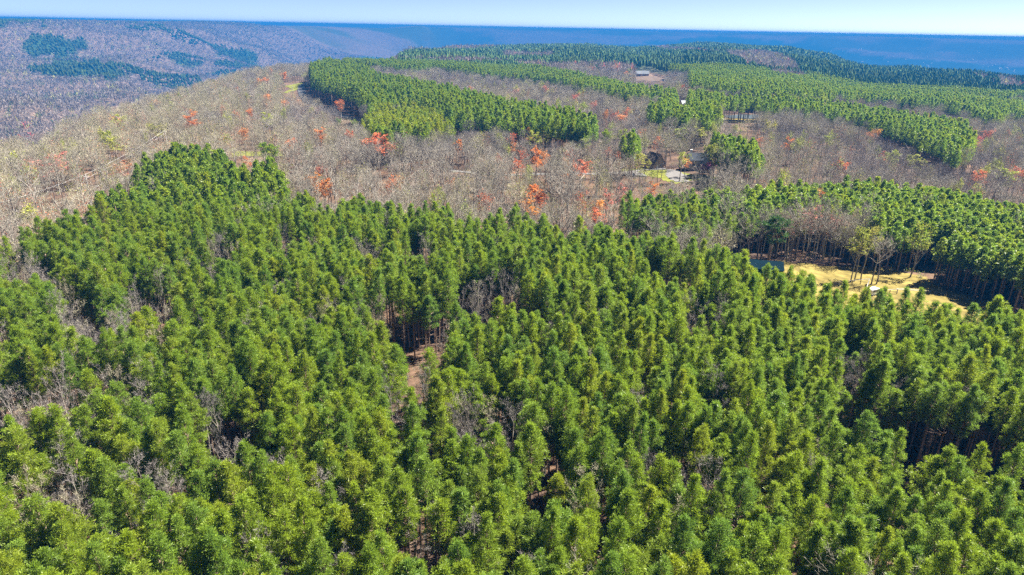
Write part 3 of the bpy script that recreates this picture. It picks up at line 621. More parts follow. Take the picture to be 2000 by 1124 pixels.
BUD_LIST = [
    (742, 268, 'red', 'largest red orange budding tree, in the bare woods below the bright pine block', 15, 2.0), (728, 280, 'orange', 'orange budding tree touching the left of the largest red one', 11, 1.1),
    (762, 284, 'red', 'red budding tree touching the right of the largest red one', 11, 1.1),
    (664, 194, 'orange', 'tall orange edged tree by the road before the dark pines', 15, 1.0), (567, 274, 'orange', 'round orange budding tree above the near stand notch', 11, 1.1),
    (628, 258, 'orange', 'thin orange budding tree left of the bright pine block', 13, 1.0), (682, 260, 'red', 'small red tipped tree below the bright pine block', 12, 0.8),
    (790, 262, 'orange', 'orange budding tree at the lower edge of the bright pine block', 13, 1.2), (895, 278, 'orange', 'small pale orange tree right of the bright pine block', 12, 0.7),
    (617, 350, 'orange', 'orange tree just behind the top of the near stand', 13, 0.9), (632, 356, 'orange', 'faded orange tree beside the orange one behind the near stand', 13, 1.0),
    (482, 312, 'orange', 'pale orange shrub tree by the small green clearing', 8, 0.8), (1046, 370, 'orange', 'bright orange budding tree in the middle of the bare woods', 12, 1.1),
    (1032, 398, 'orange', 'low orange tree against the top of the near pines', 9, 0.9), (1054, 384, 'red', 'red tree under the bright orange one', 9, 0.8),
    (1136, 320, 'red', 'wide red budding tree above the pale woodland road', 12, 1.5), (1008, 318, 'red', 'low red tree by the pale woodland road', 11, 0.9),
    (1050, 300, 'orange', 'broad peach budding tree behind the pale woodland road', 14, 1.1), (1022, 300, 'red', 'small red tree left of the broad peach one', 12, 0.7),
    (1276, 364, 'orange', 'small golden orange tree in front of the right pine stand', 9, 0.7), (1184, 380, 'rose', 'thin red tree left of the right pine stand', 12, 0.8),
    (1166, 414, 'red', 'red tree in the notch above the near pines', 9, 0.9), (1214, 370, 'rose', 'pale red tree beside the right pine stand', 12, 0.8),
    (1597, 383, 'orange', 'orange tree at the back of the bare bay in the right stand', 13, 1.2), (1521, 397, 'orange', 'golden tree at the left of the bare bay', 11, 0.8), (1644, 388, 'lime', 'golden green tree at the back of the bare bay', 12, 0.9),
    (1408, 404, 'rose', 'small red tree at the tip of the right stand lobe', 12, 0.7), (1581, 414, 'rose', 'pink red budding tree in the bare bay', 13, 1.3), (1594, 420, 'rose', 'second pink red tree touching the first in the bare bay', 12, 1.0),
    (1632, 430, 'rose', 'red topped tree in the bare bay nearer the pines', 12, 0.9), (1670, 422, 'rose', 'red tree against the left of the dark pines', 12, 0.8), (1552, 434, 'rose', 'faint red tree behind the lone pine', 11, 0.7),
    (1646, 322, 'red', 'dark red budding tree behind the right pine stand', 12, 1.2), (1913, 338, 'red', 'pink orange tree beyond the right stand', 12, 1.2), (1990, 334, 'red', 'crimson tree at the right edge beyond the stand', 12, 1.2),
    (1900, 352, 'orange', 'low orange tree beyond the right stand', 9, 0.8), (1970, 336, 'lime', 'yellow green tree at the right edge beyond the stand', 13, 1.5),
    (1747, 300, 'lime', 'left pale yellow green tree of the pair behind the right stand', 13, 1.3), (1787, 306, 'lime', 'bright lime tree behind the right stand', 12, 1.3), (1744, 324, 'lime', 'low yellow green tree in front of the pale pair', 9, 0.9),
    (1620, 270, 'lime', 'wide pale green tree in the blue grey woods', 11, 1.5), (1542, 276, 'orange', 'small orange topped tree in the blue grey woods', 12, 0.8), (1728, 300, 'red', 'small red tree left of the lime tree', 10, 0.6),
    (1614, 214, 'lime', 'big round green tree beside the long pine band', 16, 1.9), (1438, 248, 'lime', 'bright yellow round tree below the pond', 11, 0.9), (1366, 252, 'lime', 'wide yellow green tree under the middle pine clump', 11, 1.4),
    (1330, 254, 'lime', 'wide olive green tree under the middle pine clump', 11, 1.4), (1500, 240, 'lime', 'pale narrow tree right of the pond', 13, 0.8), (1484, 272, 'orange', 'small salmon tree behind the back pines', 11, 0.8),
    (1045, 262, 'lime', 'bright lime tree in the bare woods at the end of the pine block', 13, 1.2), (1065, 262, 'lime', 'paler green tree right of the bright lime one', 13, 0.9), (1036, 258, 'orange', 'salmon tree behind the bright lime one', 13, 1.0),
    (1003, 266, 'red', 'red tree in the bare woods under the pine block', 12, 0.9), (1003, 284, 'orange', 'golden shrub tree left of the broad peach one', 9, 0.7), (1098, 262, 'orange', 'golden tree in the bare woods under the pine block tip', 11, 0.8),
    (1140, 262, 'orange', 'salmon tree beyond the lime pair', 12, 0.8), (1140, 274, 'pale', 'pale green tree beyond the lime pair', 12, 1.1), (1216, 258, 'lime', 'yellow green tree behind the pines left of the house', 14, 1.0),
    (1288, 272, 'orange', 'golden tree behind the pines left of the house', 12, 0.8), (1380, 290, 'lime', 'first narrow lime tree right of the house', 13, 0.8), (1397, 288, 'lime', 'second narrow lime tree right of the house, taller', 15, 0.8),
    (1427, 304, 'lime', 'small bright lime tree below the back pines', 9, 0.7), (1254, 306, 'lime', 'tall pale green tree over the roadside lawn', 13, 1.1), (1332, 302, 'pale', 'pale olive tree left of the white house', 12, 1.1), (1341, 312, 'orange', 'ochre shrub tree at the corner of the white house', 8, 0.8),
    (1274, 336, 'lime', 'low lime shrub tree by the driveway', 6, 0.7), (1388, 324, 'pink', 'pink blossoming tree right of the white house', 5, 1.15),
    (228, 224, 'red', 'red tree among the left hardwoods', 13, 1.2), (235, 230, 'lime', 'green tree against the red one among the left hardwoods', 13, 1.3), (371, 230, 'orange', 'orange topped tree among the left hardwoods', 13, 1.3),
    (122, 308, 'rose', 'wide salmon topped tree left of the power pole', 13, 1.6), (78, 314, 'rose', 'faded salmon tree at the far left woods', 13, 1.3), (244, 318, 'orange', 'small orange shrub behind the power line', 7, 1.3), (228, 334, 'red', 'red shrub under the power line', 6, 0.8),
    (145, 224, 'lime', 'bright green tree in the left valley woods', 14, 1.6), (96, 198, 'lime', 'green tree above the dark valley shade', 14, 1.4), (40, 244, 'lime', 'low green tree pair at the left valley edge', 12, 2.0), (14, 222, 'lime', 'green tree at the left edge', 14, 1.4), (105, 246, 'lime', 'small green tree below the valley shade', 9, 1.0),
    (205, 262, 'lime', 'pointed bright green tree in the left hardwoods', 14, 1.2), (222, 274, 'pale', 'pale green tree beside the pointed bright one', 13, 1.3), (296, 246, 'pale', 'pale green tree in the left hardwoods', 13, 1.0), (313, 248, 'pale', 'second pale green tree in the left hardwoods', 13, 1.1),
    (444, 266, 'pale', 'pale green tree near the small clearing', 12, 0.9), (522, 226, 'lime', 'lime tree left of the road woods', 14, 1.2), (490, 212, 'orange', 'orange dot tree left of the road woods', 11, 1.0), (552, 138, 'orange', 'orange tree before the far pine line', 15, 1.4),
    (558, 196, 'orange', 'orange tree below the road bend', 12, 1.0), (583, 192, 'orange', 'bright orange tree beside the shaded road', 11, 0.8), (524, 184, 'orange', 'ochre tree at the left of the road bend', 13, 1.6), (368, 154, 'red', 'red tree on the left ridge crest', 13, 1.2), (340, 156, 'orange', 'orange tree on the left ridge crest', 13, 1.2),
    (1066, 166, 'red', 'red tree under the long pine band', 13, 1.6), (1008, 172, 'red', 'coral tree under the long pine band', 13, 1.3), (1188, 176, 'red', 'coral red tree in the middle woods', 13, 1.6), (1216, 180, 'red', 'bright red tree in the middle woods', 13, 1.7), (1222, 188, 'orange', 'orange tree under the bright red one', 12, 1.0),
    (1243, 182, 'red', 'crimson tree in the middle woods', 13, 1.3), (1260, 180, 'red', 'small coral tree by the middle pine clump', 13, 0.9), (1125, 180, 'red', 'red tree beside a pale green one in the middle woods', 14, 1.1), (1134, 172, 'lime', 'pale green tree beside a red one in the middle woods', 15, 1.3),
    (1160, 195, 'red', 'faint red tree in the middle woods', 13, 1.1), (1225, 208, 'red', 'pink red tree left of the middle pine clump', 12, 1.3), (1212, 224, 'orange', 'salmon tree left of the middle pine clump', 12, 1.4), (1144, 200, 'lime', 'lime tree in the middle woods', 13, 1.3), (1123, 194, 'lime', 'narrow lime tree in the middle woods', 14, 1.1),
    (921, 166, 'orange', 'golden orange tree above the pine block', 12, 1.4), (873, 168, 'red', 'red tree on the upper edge of the pine block', 11, 1.4), (834, 158, 'lime', 'lime tree over the pine block', 14, 1.0), (808, 140, 'lime', 'light green tree above the pine block', 14, 1.5), (955, 174, 'lime', 'yellow green tree above the pine block', 12, 0.9),
    (770, 146, 'orange', 'salmon tree above the pine block', 12, 1.1), (1198, 127, 'red', 'crimson tree in the far yard woods', 15, 2.0), (1160, 128, 'red', 'small crimson tree in the far yard woods', 14, 1.5), (1129, 123, 'red', 'crimson dot tree at the edge of the far pines', 15, 1.0), (1229, 132, 'lime', 'pale green tree by the far house', 16, 1.6), (1230, 142, 'orange', 'salmon tree by the far house', 10, 1.4),
    (1624, 192, 'red', 'pink red tree behind the long band', 12, 1.6), (1596, 188, 'red', 'rose tree behind the long band', 12, 1.0), (1796, 202, 'red', 'crimson tree beyond the long band', 14, 2.0), (1785, 212, 'red', 'low crimson tree beyond the long band', 10, 1.3), (1727, 202, 'lime', 'pale lime tree beyond the long band', 12, 1.2),
    (1761, 202, 'lime', 'narrow lime tree beyond the long band', 13, 1.1), (1876, 212, 'lime', 'broad yellow tree beyond the long band end', 13, 1.8), (1850, 210, 'lime', 'olive tree beyond the long band end', 14, 1.4), (1933, 224, 'lime', 'wide yellow tree right of the long band end', 11, 2.2), (1900, 214, 'lime', 'narrow yellow tree right of the long band end', 14, 1.2), (1860, 210, 'red', 'rose tree by the yellow ones', 12, 1.2),
    (1914, 274, 'red', 'red tree beyond the end of the long band', 12, 1.2), (1915, 262, 'red', 'second red tree beyond the end of the long band', 12, 1.0), (1978, 244, 'pale', 'pale tree in the blue right woods', 13, 1.2), (1935, 250, 'red', 'faint red tree in the blue right woods', 12, 1.2),
]
BUD_RECTS = []
for _b in BUD_LIST:
    _p = hit(_b[0], _b[1], _b[4] * 0.96); _q = FPX / math.hypot(_p[0], _p[1]); BUD_RECTS.append((_b[0], 2.0 * _b[5] * _q, _b[1] + 1, _b[1] + 0.32 * _b[4] * _q, math.hypot(_p[0], _p[1])))
def blocks_bud(x, y, z, H=15.0):
    b = np.zeros(len(x), bool); r = np.hypot(x, y)
    for f in (0.55, 0.72, 0.9):
        u, v, _ = project(x, y, z + H * f)
        for bu, w, v0, v1, d in BUD_RECTS: b |= (np.abs(u - bu) < w) & (v > v0) & (v < v1) & (r < d + 1)
    return b

class Place: pass
def place(rmin, rmax, s, hard_keep):
    x, y, z = jitter_grid(rmin, rmax, s); r = np.hypot(x, y)
    u, v, d = project(x, y, z + 17.0); uc, vc, _ = project(x, y, z + 13.0)
    pine = is_pine(u, v, r); keep = ~is_clear(x, y, z) & (r < np.interp(np.arctan2(x, y), _KB, _r1) + 420)
    gap = np.zeros(len(x), bool); wob = 14 * (fbm(x / 5, y / 5, 9, 2) - 0.5)
    for gu, gv, a, b in GAPS: gap |= ((u - gu + wob) / (a * 1.2)) ** 2 + ((v - gv + wob) / (b * 1.35)) ** 2 < 1
    gap &= pine & (r < 330)
    q = RNG.uniform(0, 1, len(x))
    inner = pine & ~gap & (q < 0.045) & (r < 600); edge = (u > 1380) & (v < 720) & (r < 330)
    thin = pine & ~gap & ~edge & (q > 0.90 + 0.06 * (r > 330))
    thin |= pine & ~edge & (r > 85) & (r < 330) & (fbm(x / 16, y / 16, 15, 2) > 0.66)
    bay = in_poly(u, v, BAY) & (r < 330)
    hard = (~pine | gap | inner) & (RNG.uniform(0, 1, len(x)) < np.where(bay, 0.85, np.where(gap, 0.38, np.where(inner, 1, hard_keep * (0.35 + 1.25 * fbm(x / 24, y / 24, 141, 3))))))
    pine = pine & ~gap & ~inner & ~thin
    ub, vb, _ = project(x, y, z); hard &= gap | inner | ~in_poly(ub, vb, NO_HARD)
    blk = blocks_view(x, y, z); keep &= ~blk; hard &= ~blocks_view(x, y, z, 16.0, FACES); hard &= gap | inner | bay | ~blocks_bud(x, y, z)
    e = P_TALL; sx, sy = math.sin(SUN_AZ), math.cos(SUN_AZ); al = (x - e[0]) * sx + (y - e[1]) * sy; ac = np.abs((x - e[0]) * sy - (y - e[1]) * sx)
    keep &= ~((al > -2) & (al < 15) & (ac < 4.0))
    p = Place(); p.x, p.y, p.z, p.r, p.u, p.v, p.uc, p.vc = x, y, z, r, u, v, uc, vc
    p.pine, p.hard, p.young = pine & keep, hard & keep, gap | inner
    return p

ZN, ZM = place(20, 330, 2.5, 0.18), place(330, 980, 3.9, 0.33)
def rows(P, m): return np.stack([P.x[m], P.y[m], P.z[m]], 1)
def height_var(x, y): return 0.90 + 0.22 * fbm(x / 30, y / 30, 55, 2)

def scatter(name, label, pts, idx, scl, meshes):
    """One object of trees past the first 300 of a kind: a point for each tree, geometry nodes set the tree on it."""
    me = bpy.data.meshes.new(name); n = len(pts); me.vertices.add(n); me.vertices.foreach_set('co', np.asarray(pts, np.float32).ravel())
    for nm, ty, val in (('form', 'INT', idx), ('turn', 'FLOAT', RNG.uniform(0, 6.283, n)), ('lean', 'FLOAT', RNG.normal(0, 0.025, n)), ('wide', 'FLOAT', scl[0]), ('tall', 'FLOAT', scl[1])):
        a = me.attributes.new(nm, ty, 'POINT'); a.data.foreach_set('value', np.asarray(val, np.int32 if ty == 'INT' else np.float32))
    o = link(name, me); o['kind'] = 'stuff'; o['label'] = label
    for k in dict.fromkeys(m for q in meshes for m in q.materials): me.materials.append(k)
    c = bpy.data.collections.new(name + '_forms')
    for i, m in enumerate(meshes): c.objects.link(bpy.data.objects.new('form_%02d_%s' % (i, name), m))
    ng = bpy.data.node_groups.new(name, 'GeometryNodeTree')
    ng.interface.new_socket('Geometry', in_out='INPUT', socket_type='NodeSocketGeometry'); ng.interface.new_socket('Geometry', in_out='OUTPUT', socket_type='NodeSocketGeometry')
    N, L = ng.nodes, ng.links; gi, go = N.new('NodeGroupInput'), N.new('NodeGroupOutput')
    ci = N.new('GeometryNodeCollectionInfo'); ci.inputs['Collection'].default_value = c; ci.inputs['Separate Children'].default_value = True; ci.inputs['Reset Children'].default_value = True
    ip = N.new('GeometryNodeInstanceOnPoints'); ip.inputs['Pick Instance'].default_value = True
    def attr(nm, ty):
        q = N.new('GeometryNodeInputNamedAttribute'); q.data_type = ty; q.inputs['Name'].default_value = nm; return q.outputs['Attribute']
    cr, cs = N.new('ShaderNodeCombineXYZ'), N.new('ShaderNodeCombineXYZ')
    L.new(attr('lean', 'FLOAT'), cr.inputs[0]); L.new(attr('turn', 'FLOAT'), cr.inputs[2])
    w = attr('wide', 'FLOAT'); L.new(w, cs.inputs[0]); L.new(w, cs.inputs[1]); L.new(attr('tall', 'FLOAT'), cs.inputs[2])
    L.new(gi.outputs[0], ip.inputs['Points']); L.new(ci.outputs[0], ip.inputs['Instance']); L.new(attr('form', 'INT'), ip.inputs['Instance Index'])
    L.new(cr.outputs[0], ip.inputs['Rotation']); L.new(cs.outputs[0], ip.inputs['Scale']); L.new(ip.outputs[0], go.inputs[0])
    md = o.modifiers.new('trees', 'NODES'); md.node_group = ng
    return o

def in_frame(P, m, pad=0):
    return m & (P.uc > -15 - pad) & (P.uc < 2015 + pad) & (P.vc > 0) & (P.vc < 1135 + pad)

# --- pines: the nearest 300 one by one
def spot_words(u, v):
    across = ['far left', 'left', 'left of centre', 'centre', 'right of centre', 'right', 'far right'][int(np.clip(u / 2000 * 7, 0, 6))]
    down = 'bottom edge' if v > 1040 else 'just above the bottom edge' if v > 950 else 'lower rows' if v > 860 else 'middle rows' if v > 760 else 'upper rows'
    return across, down
_hx = np.stack([ZN.x[ZN.hard & ZN.young], ZN.y[ZN.hard & ZN.young]], 1)
def pine_words(i):
    size = 'tall' if ph[i] > 1.03 else 'short' if ph[i] < 0.92 else 'mid-height'; girth = 'slender' if pn[i] < 0.95 else 'broad' if pn[i] > 1.04 else ''
    by = ' by a bare tree' if np.hypot(*(_hx - [ZN.x[i], ZN.y[i]]).T).min() < 3.2 else ''
    a, d = spot_words(ZN.uc[i], ZN.vc[i]); return ' '.join(('%s %s green pine%s, %s, %s' % (size, girth, by, a, d)).split())

sel = np.nonzero(in_frame(ZN, ZN.pine, 10))[0]; sel = sel[np.argsort(np.hypot(ZN.r[sel], CAM_H - 12))][:292]
pick = np.zeros(len(ZN.x), bool); pick[sel] = True
hv = height_var(ZN.x, ZN.y)
hv = hv * np.where((ZN.r > 150) & (ZN.uc > 1230) & in_poly(ZN.u, ZN.v, RIGHT_STAND), 0.80, 1.0)
pn = RNG.uniform(0.85, 1.12, len(ZN.x)); ph = hv * (0.70 + 0.42 * RNG.beta(2.8, 1.6, len(ZN.x)))
for i in sel:
    o = thing('pine_tree', pine_words(i), 'pine tree', (ZN.x[i], ZN.y[i], ZN.z[i] - 0.05), RNG.uniform(0, 6.28), 'pines of the near plantation stand')
    o.rotation_euler[0] = RNG.normal(0, 0.035); o.scale = (pn[i], pn[i], ph[i]); k = int(RNG.integers(0, len(PINES)))
    link('trunk', PINE_TRUNK[k], o); link('crown', PINE_CROWN[k], o)
m1 = ZN.pine & ~pick; m2 = ZM.pine
pts = np.vstack([rows(ZN, m1), rows(ZM, m2)]); n1, n2 = m1.sum(), m2.sum()
near_hi = ZN.r[m1] < 200
idx = np.r_[np.where(near_hi, RNG.integers(0, 12, n1), 12 + RNG.integers(0, 6, n1)), 12 + RNG.integers(0, 6, n2)]
young = np.r_[np.zeros(n1, bool), in_poly(ZM.u[m2], ZM.v[m2] - 4, BRIGHT_BLOCK)]; idx = np.where(young, 18 + RNG.integers(0, 3, n1 + n2), idx)
tallf = np.where(in_poly(ZM.u[m2], ZM.v[m2], MID_BLOCK), 1.15, 1.0)
scatter('pine_forest', 'green plantation pines filling the stands beyond the nearest rows', pts, idx,
        (np.r_[pn[m1], RNG.uniform(0.9, 1.2, n2)], np.r_[ph[m1], tallf * height_var(ZM.x[m2], ZM.y[m2]) * RNG.uniform(0.9, 1.1, n2)]), PINE_HI + PINE_LO + PINE_YOUNG)

# --- bare hardwoods: the nearest 300 one by one
sel = np.nonzero(in_frame(ZN, ZN.hard))[0]; sel = sel[np.argsort(ZN.r[sel])][:296]; pickh = np.zeros(len(ZN.x), bool); pickh[sel] = True
hw = RNG.uniform(0.75, 1.2, len(ZN.x)) * np.where(ZN.young, 0.9, 1.0); hh = RNG.uniform(0.82, 1.12, len(ZN.x)) * np.where(ZN.young, 1.04, 1.0)
def szw(i): return ('tall' if hh[i] > 1.02 else 'short' if hh[i] < 0.9 else 'mid height') + (' wide' if hw[i] > 1.03 else ' narrow' if hw[i] < 0.88 else '')
for i in sel:
    if ZN.young[i]: lb, gr = '%s %s bare tree in a pine gap, %s, %s' % (('tall' if hh[i] > 0.98 else 'short' if hh[i] < 0.86 else 'mid-height', 'wide' if hw[i] > 0.88 else 'narrow') + spot_words(ZN.uc[i], ZN.vc[i])), 'bare trees among the pines'
    elif ZN.u[i] < 330: lb, gr = '%s bare tree beyond the power line, %s' % (szw(i), spot_words(ZN.uc[i], ZN.vc[i])[0]), 'bare trees beyond the power line'
    elif ZN.u[i] > 1360: lb, gr = '%s bare tree at the wood edge behind the dry field, %s' % (szw(i), spot_words(ZN.uc[i], ZN.vc[i])[0]), 'bare trees behind the dry field'
    else: lb, gr = '%s bare tree just behind the top of the near pines, %s' % (szw(i), spot_words(ZN.uc[i], ZN.vc[i])[0]), 'bare trees behind the near stand'
    o = thing('bare_tree', lb, 'bare tree', (ZN.x[i], ZN.y[i], ZN.z[i] - 0.05), RNG.uniform(0, 6.28), gr)
    o.rotation_euler[0] = RNG.normal(0, 0.03); o.scale = (hw[i], hw[i], hh[i]); k = int(RNG.integers(0, len(HARD)))
    if ZN.young[i]: link('trunk', SLIM_PARTS[k % 4][0], o); link('crown', SLIM_PARTS[k % 4][1], o)
    else: link('trunk', HARD_TRUNK[k], o); link('crown', HARD_CROWN[k], o)

# --- budding trees: explicit ones first, then some of the bare woods' places at random
BUDS = []
def bud(u, v, kind, label, h=13.0, w=1.0, foot=False):
    p = hit(u, v, 0 if foot else h * 0.96); BUDS.append((p, kind, label, h, w))
for a in BUD_LIST: bud(*a)
# trees on the dry field, by their feet
bud(1661, 552, 'pale', 'left trunk of the pale green clump in the dry field', 13.5, 0.8, True); bud(1668, 551, 'pale', 'second trunk of the pale green clump in the dry field', 14.5, 0.85, True)
bud(1681, 547, 'pale', 'middle trunk of the pale green clump in the dry field', 14.5, 0.85, True)
TREE_WORD = {'red': ('red_budding_tree', 'red budding tree'), 'orange': ('orange_budding_tree', 'orange budding tree'), 'lime': ('green_budding_tree', 'green budding tree'),
             'pale': ('green_budding_tree', 'green budding tree'), 'pink': ('blossom_tree', 'blossom tree'), 'rose': ('red_budding_tree', 'red budding tree')}
bx = np.array([b[0] for b in BUDS])
for i, (p, kind, label, h, w) in enumerate(BUDS):
    k = i % 2; nm, ct = TREE_WORD[kind]; far = math.hypot(p[0], p[1]) > 420
    o = thing(nm, label, ct, (p[0], p[1], p[2] - 0.05), RNG.uniform(0, 6.28)) if not far else tag(link(nm, BUD_LO[kind][k], None, (p[0], p[1], p[2] - 0.05), RNG.uniform(0, 6.28)), label, ct)
    o.scale = (w * 1.12, w * 1.12, h / 15.5)
    if not far: link('trunk', BUD_PARTS[kind][k][0], o); link('crown', BUD_PARTS[kind][k][1], o)

def near_bud(P):
    d = np.full(len(P.x), 1e9)
    for q in bx: d = np.minimum(d, np.hypot(P.x - q[0], P.y - q[1]))
    return d < 2.2
restn = ZN.hard & ~pickh & ~near_bud(ZN); restm = ZM.hard & ~near_bud(ZM)
X = np.r_[ZN.x[restn], ZM.x[restm]]; Y = np.r_[ZN.y[restn], ZM.y[restm]]; Z = np.r_[ZN.z[restn], ZM.z[restm]]; RR = np.hypot(X, Y); UU = np.r_[ZN.uc[restn], ZM.uc[restm]]; VV = np.r_[ZN.vc[restn], ZM.vc[restm]]
q = RNG.uniform(0, 1, len(X)); clump = fbm(X / 60, Y / 60, 91, 3)
left = UU < 560
taken = np.zeros(len(X), bool)
for kind, prob in (('red', 0.006), ('orange', 0.004), ('lime', 0.026)):
    lim = prob * (0.3 + 3.2 * sstep(0.45, 0.68, clump if kind != 'lime' else 1 - clump)) * np.where(left & (kind == 'red'), 0.4, 1)
    s = np.nonzero((q < lim) & ~taken & (UU > -60) & (UU < 2060))[0]; s = s[np.argsort(RR[s])][:235 if kind == 'lime' else 150]; taken[s] = True; q = RNG.uniform(0, 1, len(X))
    nm, ct = TREE_WORD[kind]
    for i in s:
        where = ('in the hardwoods left of the road' if UU[i] < 560 else 'in the bare woods around the pine block' if UU[i] < 980 else 'in the bare woods in the middle distance' if UU[i] < 1420 else 'in the blue grey woods on the right')
        size = 'nearer' if RR[i] < 480 else 'small far'
        o = tag(link(nm, BUD_LO[kind][int(RNG.integers(0, 2))], None, (X[i], Y[i], Z[i]), RNG.uniform(0, 6.28)), '%s %s %s, %s' % (size, ct, where, spot_words(UU[i], 0)[0]), ct, ct + 's scattered through the bare woods')
        s1 = RNG.uniform(0.65, 1.15); o.scale = (s1, s1, RNG.uniform(0.7, 1.0))
o = ~taken; n = o.sum(); near_hi = RR[o] < 300
hazy = RNG.uniform(0, 1, n) < np.where(left[o], 0.50, 0.16)
pf = fbm(X[o] / 45, Y[o] / 45, 131, 3) + RNG.normal(0, 0.07, n) - np.where(left[o], 0.04, -0.03)
hollow_shade = in_poly(UU[o], VV[o], [(20, 228), (60, 208), (120, 204), (175, 206), (172, 236), (112, 250), (30, 254)])  # ravine shade put into the colour: hardwoods inside take the dark twigs
tone3 = np.where((pf > 0.57) | hollow_shade, 2, np.where(left[o], np.where(pf > 0.50, 0, 1), np.where(pf > 0.40, 0, 1)))
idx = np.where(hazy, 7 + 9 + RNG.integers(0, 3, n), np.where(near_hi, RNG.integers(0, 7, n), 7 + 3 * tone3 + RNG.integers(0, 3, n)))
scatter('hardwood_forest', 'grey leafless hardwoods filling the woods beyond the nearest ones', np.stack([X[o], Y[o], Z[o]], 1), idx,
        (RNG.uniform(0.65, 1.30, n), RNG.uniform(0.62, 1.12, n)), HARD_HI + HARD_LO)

# --- pines and trees that stand by themselves
open_pine = [pine_shape(900 + i, 13.0, 6.4, 2.7, 5.0, 20, True, bw=0.2) for i in range(2)]
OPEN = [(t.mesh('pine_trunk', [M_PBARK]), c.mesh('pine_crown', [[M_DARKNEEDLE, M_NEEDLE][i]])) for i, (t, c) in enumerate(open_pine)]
def lone_pine(p, label, h, w, k=0, rz=0.0):
    o = thing('pine_tree', label, 'pine tree', (p[0], p[1], p[2] - 0.05), rz); o.scale = (w, w, h / 13.0); link('trunk', OPEN[k][0], o); link('crown', OPEN[k][1], o)
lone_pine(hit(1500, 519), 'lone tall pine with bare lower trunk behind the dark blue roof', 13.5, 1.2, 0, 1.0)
for u, v, h, w, lb in [(1948, 572, 4.2, 0.62, 'dark young pine in the shade at the right field edge'), (1884, 556, 3.0, 0.4, 'small young pine at the shaded field edge'), (1912, 566, 3.2, 0.42, 'second small young pine at the shaded field edge'),
                       (1862, 551, 2.4, 0.3, 'smallest young pine at the shaded field edge'), (1180, 312, 14, 0.8, 'solitary green pine left of the house pines'), (1160, 302, 9, 0.5, 'short green pine in the bare woods'),
                       (1700, 282, 11, 0.9, 'rounded blue green pine left of the group below the long band'), (1745, 288, 12, 0.8, 'blue green pine in the group below the long band'), (1757, 290, 11, 0.7, 'smaller blue green pine touching the group below the long band'),
                       (1796, 298, 12, 1.1, 'broad blue green pine in the group below the long band'), (1822, 308, 11, 0.9, 'front blue green pine in the group below the long band'), (1544, 318, 9, 0.7, 'pale green pine in the blue grey woods'),
                       (660, 262, 9, 0.7, 'dark pine by the white road patch'), (634, 274, 7, 0.6, 'small dark pine left of the white road patch'), (694, 270, 10, 0.7, 'dark pine at the corner of the bright block'),
                       (934, 282, 7, 0.6, 'small pine in the woods right of the bright block'), (912, 274, 8, 0.6, 'pine in the woods right of the bright block'), (953, 290, 6, 0.5, 'lowest pine in the woods right of the bright block'), (522, 336, 12, 0.9, 'pine standing up behind the near stand notch'), (535, 340, 12, 0.9, 'second pine standing up behind the near stand notch')]:
    lone_pine(hit(u, v), lb, h, w, 1, RNG.uniform(0, 6))
tall_t, tall_c = hard_shape(950, 15.0, 0.22, 3.2, 16, M_LIME, 700, 0.24, 0.55, 1.0, 1.2)
o = thing('green_budding_tree', 'tall tree with layered yellow green top standing in the dry field shade', 'green budding tree', hit(1777, 543) - [0, 0, 0.05], 0.4)
tall_t.obj('trunk', [M_BARK], o); tall_c.obj('crown', [M_TWIG, M_LIME], o); o.scale = (0.95, 0.95, 1.0)
for k, (u, v, lb) in enumerate([(1701, 558, 'bare double trunk tree beside the white van'), (1711, 557, 'thin bare tree right of the white van trunk')]):
    o = thing('bare_tree', lb, 'bare tree', hit(u, v) - [0, 0, 0.05], 1.3 * k); o.scale = (1.0, 1.0, 0.8); link('trunk', HARD_TRUNK[1 + k], o); link('crown', HARD_CROWN[1 + k], o)
for k, (u, v, h, w, lb) in enumerate([(1183, 384, 19, 1.5, 'tall dark limbed bare tree by the end of the pale road'), (930, 354, 14, 1.2, 'dark forked bare tree in the middle woods')]):
    o = thing('bare_tree', lb, 'bare tree', hit(u, v) - [0, 0, 0.05], 2.0 * k); o.scale = (w, w, h / 15.5); link('trunk', HARD_TRUNK[2], o); link('crown', HARD_CROWN[2], o)

# ------------------------------------------------------------------ woods beyond a kilometre: low-poly trees joined into two masses
def far_places():
    out = []; r = 980.0
    while r < 5200:
        s = 6.2 + (r - 980) * 0.0034; n = int(2.0 * 0.86 * r / s); a = np.linspace(-0.86, 0.86, n) + RNG.uniform(-0.5, 0.5, n) * s / r
        q = r + RNG.uniform(-0.5, 0.5, n) * s; out.append(np.stack([q * np.sin(a), q * np.cos(a), np.full(n, s)], 1)); r += s * 0.95
    # the middle distance also holds the slope below the left ridge
    return np.vstack(out)
def visible(x, y, z):
    """True where the land between does not hide the place from the drone, with some slack."""
    A = np.linspace(-0.95, 0.95, 500); R = np.concatenate([np.arange(200, 2500, 20), np.arange(2500, 5400, 60)])
    a, r = np.meshgrid(A, R); h = terrain(r * np.sin(a), r * np.cos(a)) + np.where(r > 900, 6, 10); el = np.maximum.accumulate((h - CAM_H) / r, axis=0)
    ia = np.clip(np.searchsorted(A, np.arctan2(x, y)), 0, 499); rr = np.hypot(x, y); ir = np.clip(np.searchsorted(R, rr) - 2, 0, len(R) - 1)
    return (z - CAM_H) / rr > el[ir, ia] - 0.006
FP = far_places(); x, y, s = FP.T; z = terrain(x, y); u, v, d = project(x, y, z + 15)
k = (u > -160) & (u < 2200) & visible(x, y, z + 17) & (RNG.uniform(0, 1, len(x)) < 0.93) & ~is_clear(x, y, z); x, y, z, s, u, v = (q[k] for q in (x, y, z, s, u, v)); rr = np.hypot(x, y)
pine = is_pine(u, v, rr)
beyond = rr > np.interp(np.arctan2(x, y), _KB, _r1) + 250
pine |= beyond & (fbm(x / 420, y / 420, 71, 4) > 0.66)
